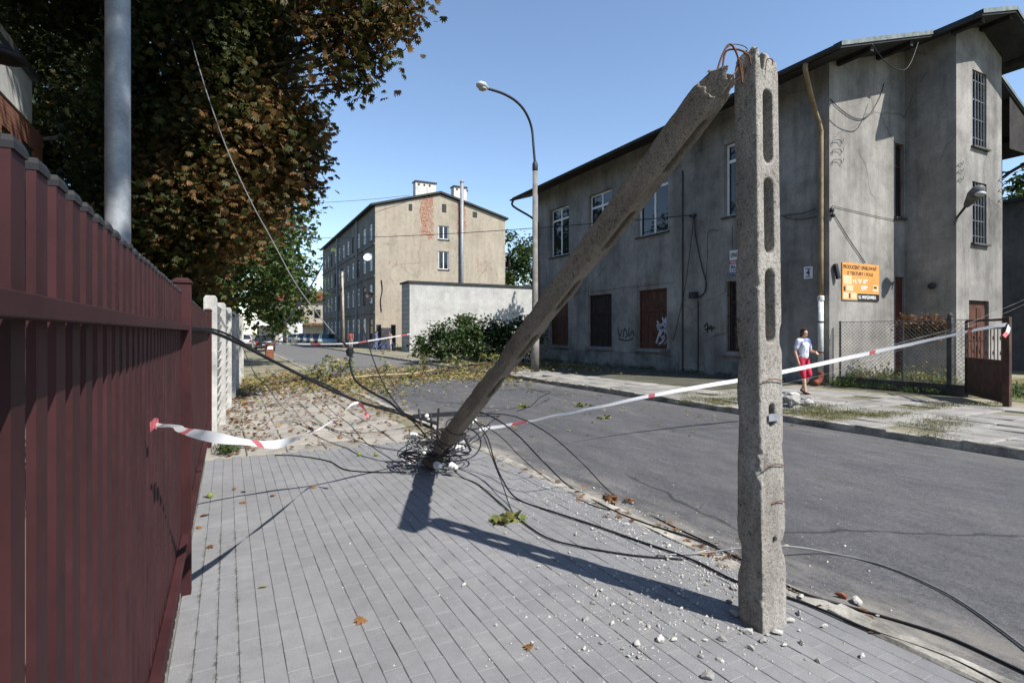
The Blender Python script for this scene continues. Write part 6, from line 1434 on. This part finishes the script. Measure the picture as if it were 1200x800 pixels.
STAND = dict(head=(0,-.02,1.56),neck=(0,0,1.42),chest=(0,0,1.24),pelvis=(0,0,.94),sh_l=(.18,0,1.36),el_l=(.24,.03,1.1),wr_l=(.22,-.12,.9),sh_r=(-.18,0,1.36),el_r=(-.24,.03,1.1),wr_r=(-.2,-.14,.92),hip_l=(.09,0,.88),kn_l=(.1,-.03,.49),an_l=(.1,.03,.09),toe_l=(.12,-.13,.035),hip_r=(-.09,0,.88),kn_r=(-.1,-.05,.49),an_r=(-.1,0,.09),toe_r=(-.12,-.16,.035))
def cm(n, c): return M(n, c, .85, .1, 6)
for (px,py,rz_,lab,sc_,pc_) in ((411,410,2.6,'person in a red top standing by the wooden pole at the tape',(.30,.07,.06),(.28,.22,.18)),(441,411,1.3,'person in blue with a bicycle before the tenement corner',(.10,.14,.34),(.16,.20,.36)),(457,411,-1.2,'person in pale trousers with a bicycle by the yard gate',(.30,.20,.15),(.55,.5,.42))):
    p = gz(px,py,FZ); p.z = FZ; person(lab, p, rz_, STAND, cm(lab[:22]+' shirt',sc_), cm(lab[:22]+' trousers',pc_), SANDAL, M('dark hair',(.035,.02,.016),.6,.3,30), voxel=.022, fingers=False, capri=False)
def bicycle(label, p, rz_):
    t = thing('bicycle', label, 'bicycle', (0,0,0)); fr = M('blue bicycle paint',(.05,.12,.35),.4,.1,5)
    for x in (-.52,.52):
        w = MB(); P = [(x+.33*cos(a),0,.34+.33*sin(a)) for a in [2*pi*k/24 for k in range(25)]]; w.tube(P,.018,6,False); wh = w.build('wheel', BLACK, t)
        s = MB(); [s.bar((x,0,.34),(x+.32*cos(a),0,.34+.32*sin(a)),.004,.004,(0,1,0)) for a in [2*pi*k/10+.1 for k in range(10)]]; s.build('spokes', GALV, wh)
    m = MB(); [m.tube([a,b],.016,6) for a,b in (((-.52,0,.34),(0,0,.30)),((0,0,.30),(-.18,0,.82)),((-.15,0,.75),(.36,0,.80)),((0,0,.30),(.38,0,.70)),((.36,0,.88),(.52,0,.34)),((-.52,0,.34),(-.16,0,.72)))]; m.build('frame', fr, t)
    MB().ell((-.19,0,.86),(.13,.07,.035)).build('saddle', BLACK, t); MB().tube([(.30,-.26,.98),(.38,0,.95),(.30,.26,.98)],.014,6).tube([(.37,0,.86),(.38,0,.95)],.014,6).build('handlebar', DARKMETAL, t)
    t.location = p; t.rotation_euler = (0,0,rz_)
for (px,lab,r_) in ((443,'bicycle held beside the person in blue',.5),(455,'bicycle leaning by the person in pale trousers',.2)):
    p = gz(px,411.5,FZ); p.z = FZ; bicycle(lab, p, r_)

# ------------------------------------------------------------------ cars
def carpaint(n, c): return M(n, c, .3, .05, 2, spec=.5, coat=.6)
TYRE = M('tyre rubber',(.02,.02,.02),.85,.1,9); RIM = M('wheel rim',(.35,.36,.37),.4,.1,9,metal=.6); TAIL = M('red tail light',(.40,.02,.02),.3,.1,9); HEADL = M('clear headlight',(.6,.6,.62),.2,.05,9); CARGL = glass('car glass',(.02,.025,.03))
def car(label, p, rz_, paint, estate=False, L=4.2, Wd=1.68, Hh=1.43, group=None):
    t = thing('parked_car', label, 'car', (0,0,0), 0, group); h = L/2; w = Wd/2
    # front at +x
    st = [(-h,.42,.82,w*.82),(-h+.08,.30,.92,w*.95),(-h+.55,.24,.95,w),(-.4,.22,.93,w),(.75,.22,.92,w),(h-.75,.24,.86,w*.98),(h-.15,.28,.74,w*.90),(h,.36,.62,w*.78)]
    m = MB(); n = 10
    for (x,z0,z1,ww) in st:
        for (a,b) in ((-.88,0),(-1,.18),(-1.0,.55),(-.97,.85),(-.90,1),(.90,1),(.97,.85),(1.0,.55),(1,.18),(.88,0)): m.v.append((x,a*ww,z0+(z1-z0)*b))
    for i in range(len(st)-1):
        for j in range(n): m.f.append((i*n+j,i*n+(j+1)%n,(i+1)*n+(j+1)%n,(i+1)*n+j))
    m.f += [tuple(range(n)),tuple((len(st)-1)*n+j for j in range(n))]
    bd = m.build('body', paint, t, smooth=True); md = bd.modifiers.new('b','BEVEL'); md.width=.03; md.segments=2; md.limit_method='ANGLE'; md.angle_limit=radians(35)
    rb = -h+.25 if estate else -h+.65; rf = -h+.55 if estate else -h+1.15
    C = [(rb,.92,w*.93),(rf,Hh-.03,w*.74),(.25,Hh,w*.74),(1.05,.91,w*.93)]
    g_ = MB()
    for (x,z,ww) in C: g_.v += [(x,-ww,z),(x,ww,z)]
    g_.v += [(rb,-w*.93,.90),(rb,w*.93,.90),(1.05,-w*.93,.90),(1.05,w*.93,.90)]
    g_.f += [(0,2,3,1),(2,4,5,3),(4,6,7,5),(0,6,4,2),(1,3,5,7)]; g_.build('windows', CARGL, t)
    r_ = MB(); a,b = C[1],C[2]; r_.box((a[0]-.04,-a[2]-.01,Hh-.045),(b[0]+.03,a[2]+.01,Hh+.02)); rr = r_.build('roof', paint, t, bevel=.03)
    for s in (-1,1):
        for (i,j) in ((0,1),(2,3)): q0,q1=C[i],C[j]; MB().bar((q0[0],s*q0[2]*1.005,q0[1]),(q1[0],s*q1[2]*1.005,q1[1]),.07,.06).build('pillar', paint, t)
        MB().bar((-.35,s*w*.945,.92),(-.35,s*w*.755,Hh-.03),.08,.03,(1,0,0)).build('pillar', paint, t)
    for x in (-h+.78,h-.80):
        for s in (-1,1):
            wh = MB().lathe([(.24,-.09),(.30,-.085),(.31,-.05),(.31,.05),(.30,.085),(.24,.09)],(x,s*(w-.10),.31),18,'Y').build('wheel', TYRE, t, smooth=True); MB().lathe([(.03,-.102),(.20,-.095),(.21,.095),(.03,.102)],(x,s*(w-.10),.31),14,'Y').build('rim', RIM, wh)
    for s in (-1,1):
        MB().box((-h+.0,s*w*.62,.62),(-h+.10,s*w*.93,.86)).build('tail_light', TAIL, t, bevel=.02); MB().box((h-.16,s*w*.50,.56),(h+.0,s*w*.86,.70)).build('headlight', HEADL, t, bevel=.02)
        MB().box((.78,s*w*1.0,.93),(.90,s*w*1.16,1.05)).build('wing_mirror', paint, t, bevel=.02)
    MB().box((-h-.02,-.26,.52),(-h+.03,.26,.63)).build('number_plate', HEADL, t); MB().box((h-.04,-.26,.40),(h+.015,.26,.50)).build('number_plate', HEADL, t)
    MB().box((-h-.06,-w*.92,.34),(-h+.12,w*.92,.50)).build('bumper', DARKMETAL, t, bevel=.03); MB().box((h-.1,-w*.86,.30),(h+.06,w*.86,.44)).build('bumper', DARKMETAL, t, bevel=.03)
    t.location = p; t.rotation_euler = (0,0,rz_); return t
def cp(px,py): p = gz(px,py,RZ); return Vector((p.x,p.y,RZ))
car('dark estate car with red tail lights parked on the left behind the rusty bin', cp(311,411.5)+Vector((0,2.0,0)), radians(90), carpaint('dark car paint',(.02,.018,.02)), True, 4.4)
car('silver hatchback parked ahead of the dark estate car on the left', cp(294,408.5)+Vector((-.6,5.0,0)), radians(90), carpaint('silver car paint',(.45,.46,.48)))
row = [(356,405.0,'blue estate car at the far end of the parked row',(.10,.16,.28),True),(370,405.2,'pale blue hatchback second from the far end of the parked row',(.25,.33,.42),False),(381,405.6,'dark red car parked between two blue cars',(.26,.02,.03),False),(398,406.5,'turquoise car parked nearest the wooden pole',(.16,.38,.46),False)]
for k,(px,py,lab,c,es) in enumerate(row):
    x = 10.2; y = 88-k*7.2; car(lab, Vector((x,y,FZ)), radians(-90), carpaint('car paint %d'%k, c), es)
car('white van like car parked before the white shed at the street end', dp(349,400.2,100)*Vector((1,1,0)) if False else Vector((dp(349,400,98).x,dp(349,400,98).y,RZ)), radians(-60), carpaint('white car paint',(.6,.6,.6)), True)
# rusty bin with a white notice
bp = gz(316,420.5,0); bn = thing('litter_bin','rusty brown street bin with white notice beside the road','bin',(bp.x,bp.y,0))
RB_ = M('rust brown bin paint',(.24,.085,.045),.7,.25,5)
MB().prism([(-.22,-.22),(.22,-.22),(.25,.25),(-.25,.25)],lambda u,v,w:(bp.x+u,bp.y+v,w),.02,.86).build('body', RB_, bn, bevel=.02)
MB().box((bp.x-.28,bp.y-.28,.863),(bp.x+.28,bp.y+.28,.95)).build('lid', RB_, bn, bevel=.02); MB().box((bp.x-.15,bp.y-.245,.60),(bp.x+.17,bp.y-.228,.80)).build('notice', WHITE, bn)
# parasol beyond the cars
up_ = dp(303,386,80); us = thing('parasol','small white market parasol beyond the silver hatchback','parasol',(up_.x,up_.y,0)); MB().lathe([(1.7,2.6),(.9,3.0),(.05,3.5)],(up_.x,up_.y,0),10).build('canopy', M('white canvas',(.7,.7,.7),.9,.1,2), us); MB().tube([(up_.x,up_.y,0),(up_.x,up_.y,2.95)],.04,6).build('mast', GALV, us)

# ------------------------------------------------------------------ one overall reflectance trim, so that the sky keeps its brightness against sunlit ground
ALB = .80
for m in bpy.data.materials:
    if not m.use_nodes or m.name in ('joint sand','white frame plastic','barrier tape','skin'): continue
    n, l = m.node_tree.nodes, m.node_tree.links
    for nd in list(n):
        key = 'Base Color' if nd.type == 'BSDF_PRINCIPLED' else ('Color' if nd.type == 'BSDF_TRANSLUCENT' else None)
        if not key or not nd.inputs[key].is_linked: continue
        src = nd.inputs[key].links[0].from_socket
        l.new(mixc(n, l, 1.0, src, (ALB, ALB, ALB), 'MULTIPLY'), nd.inputs[key])
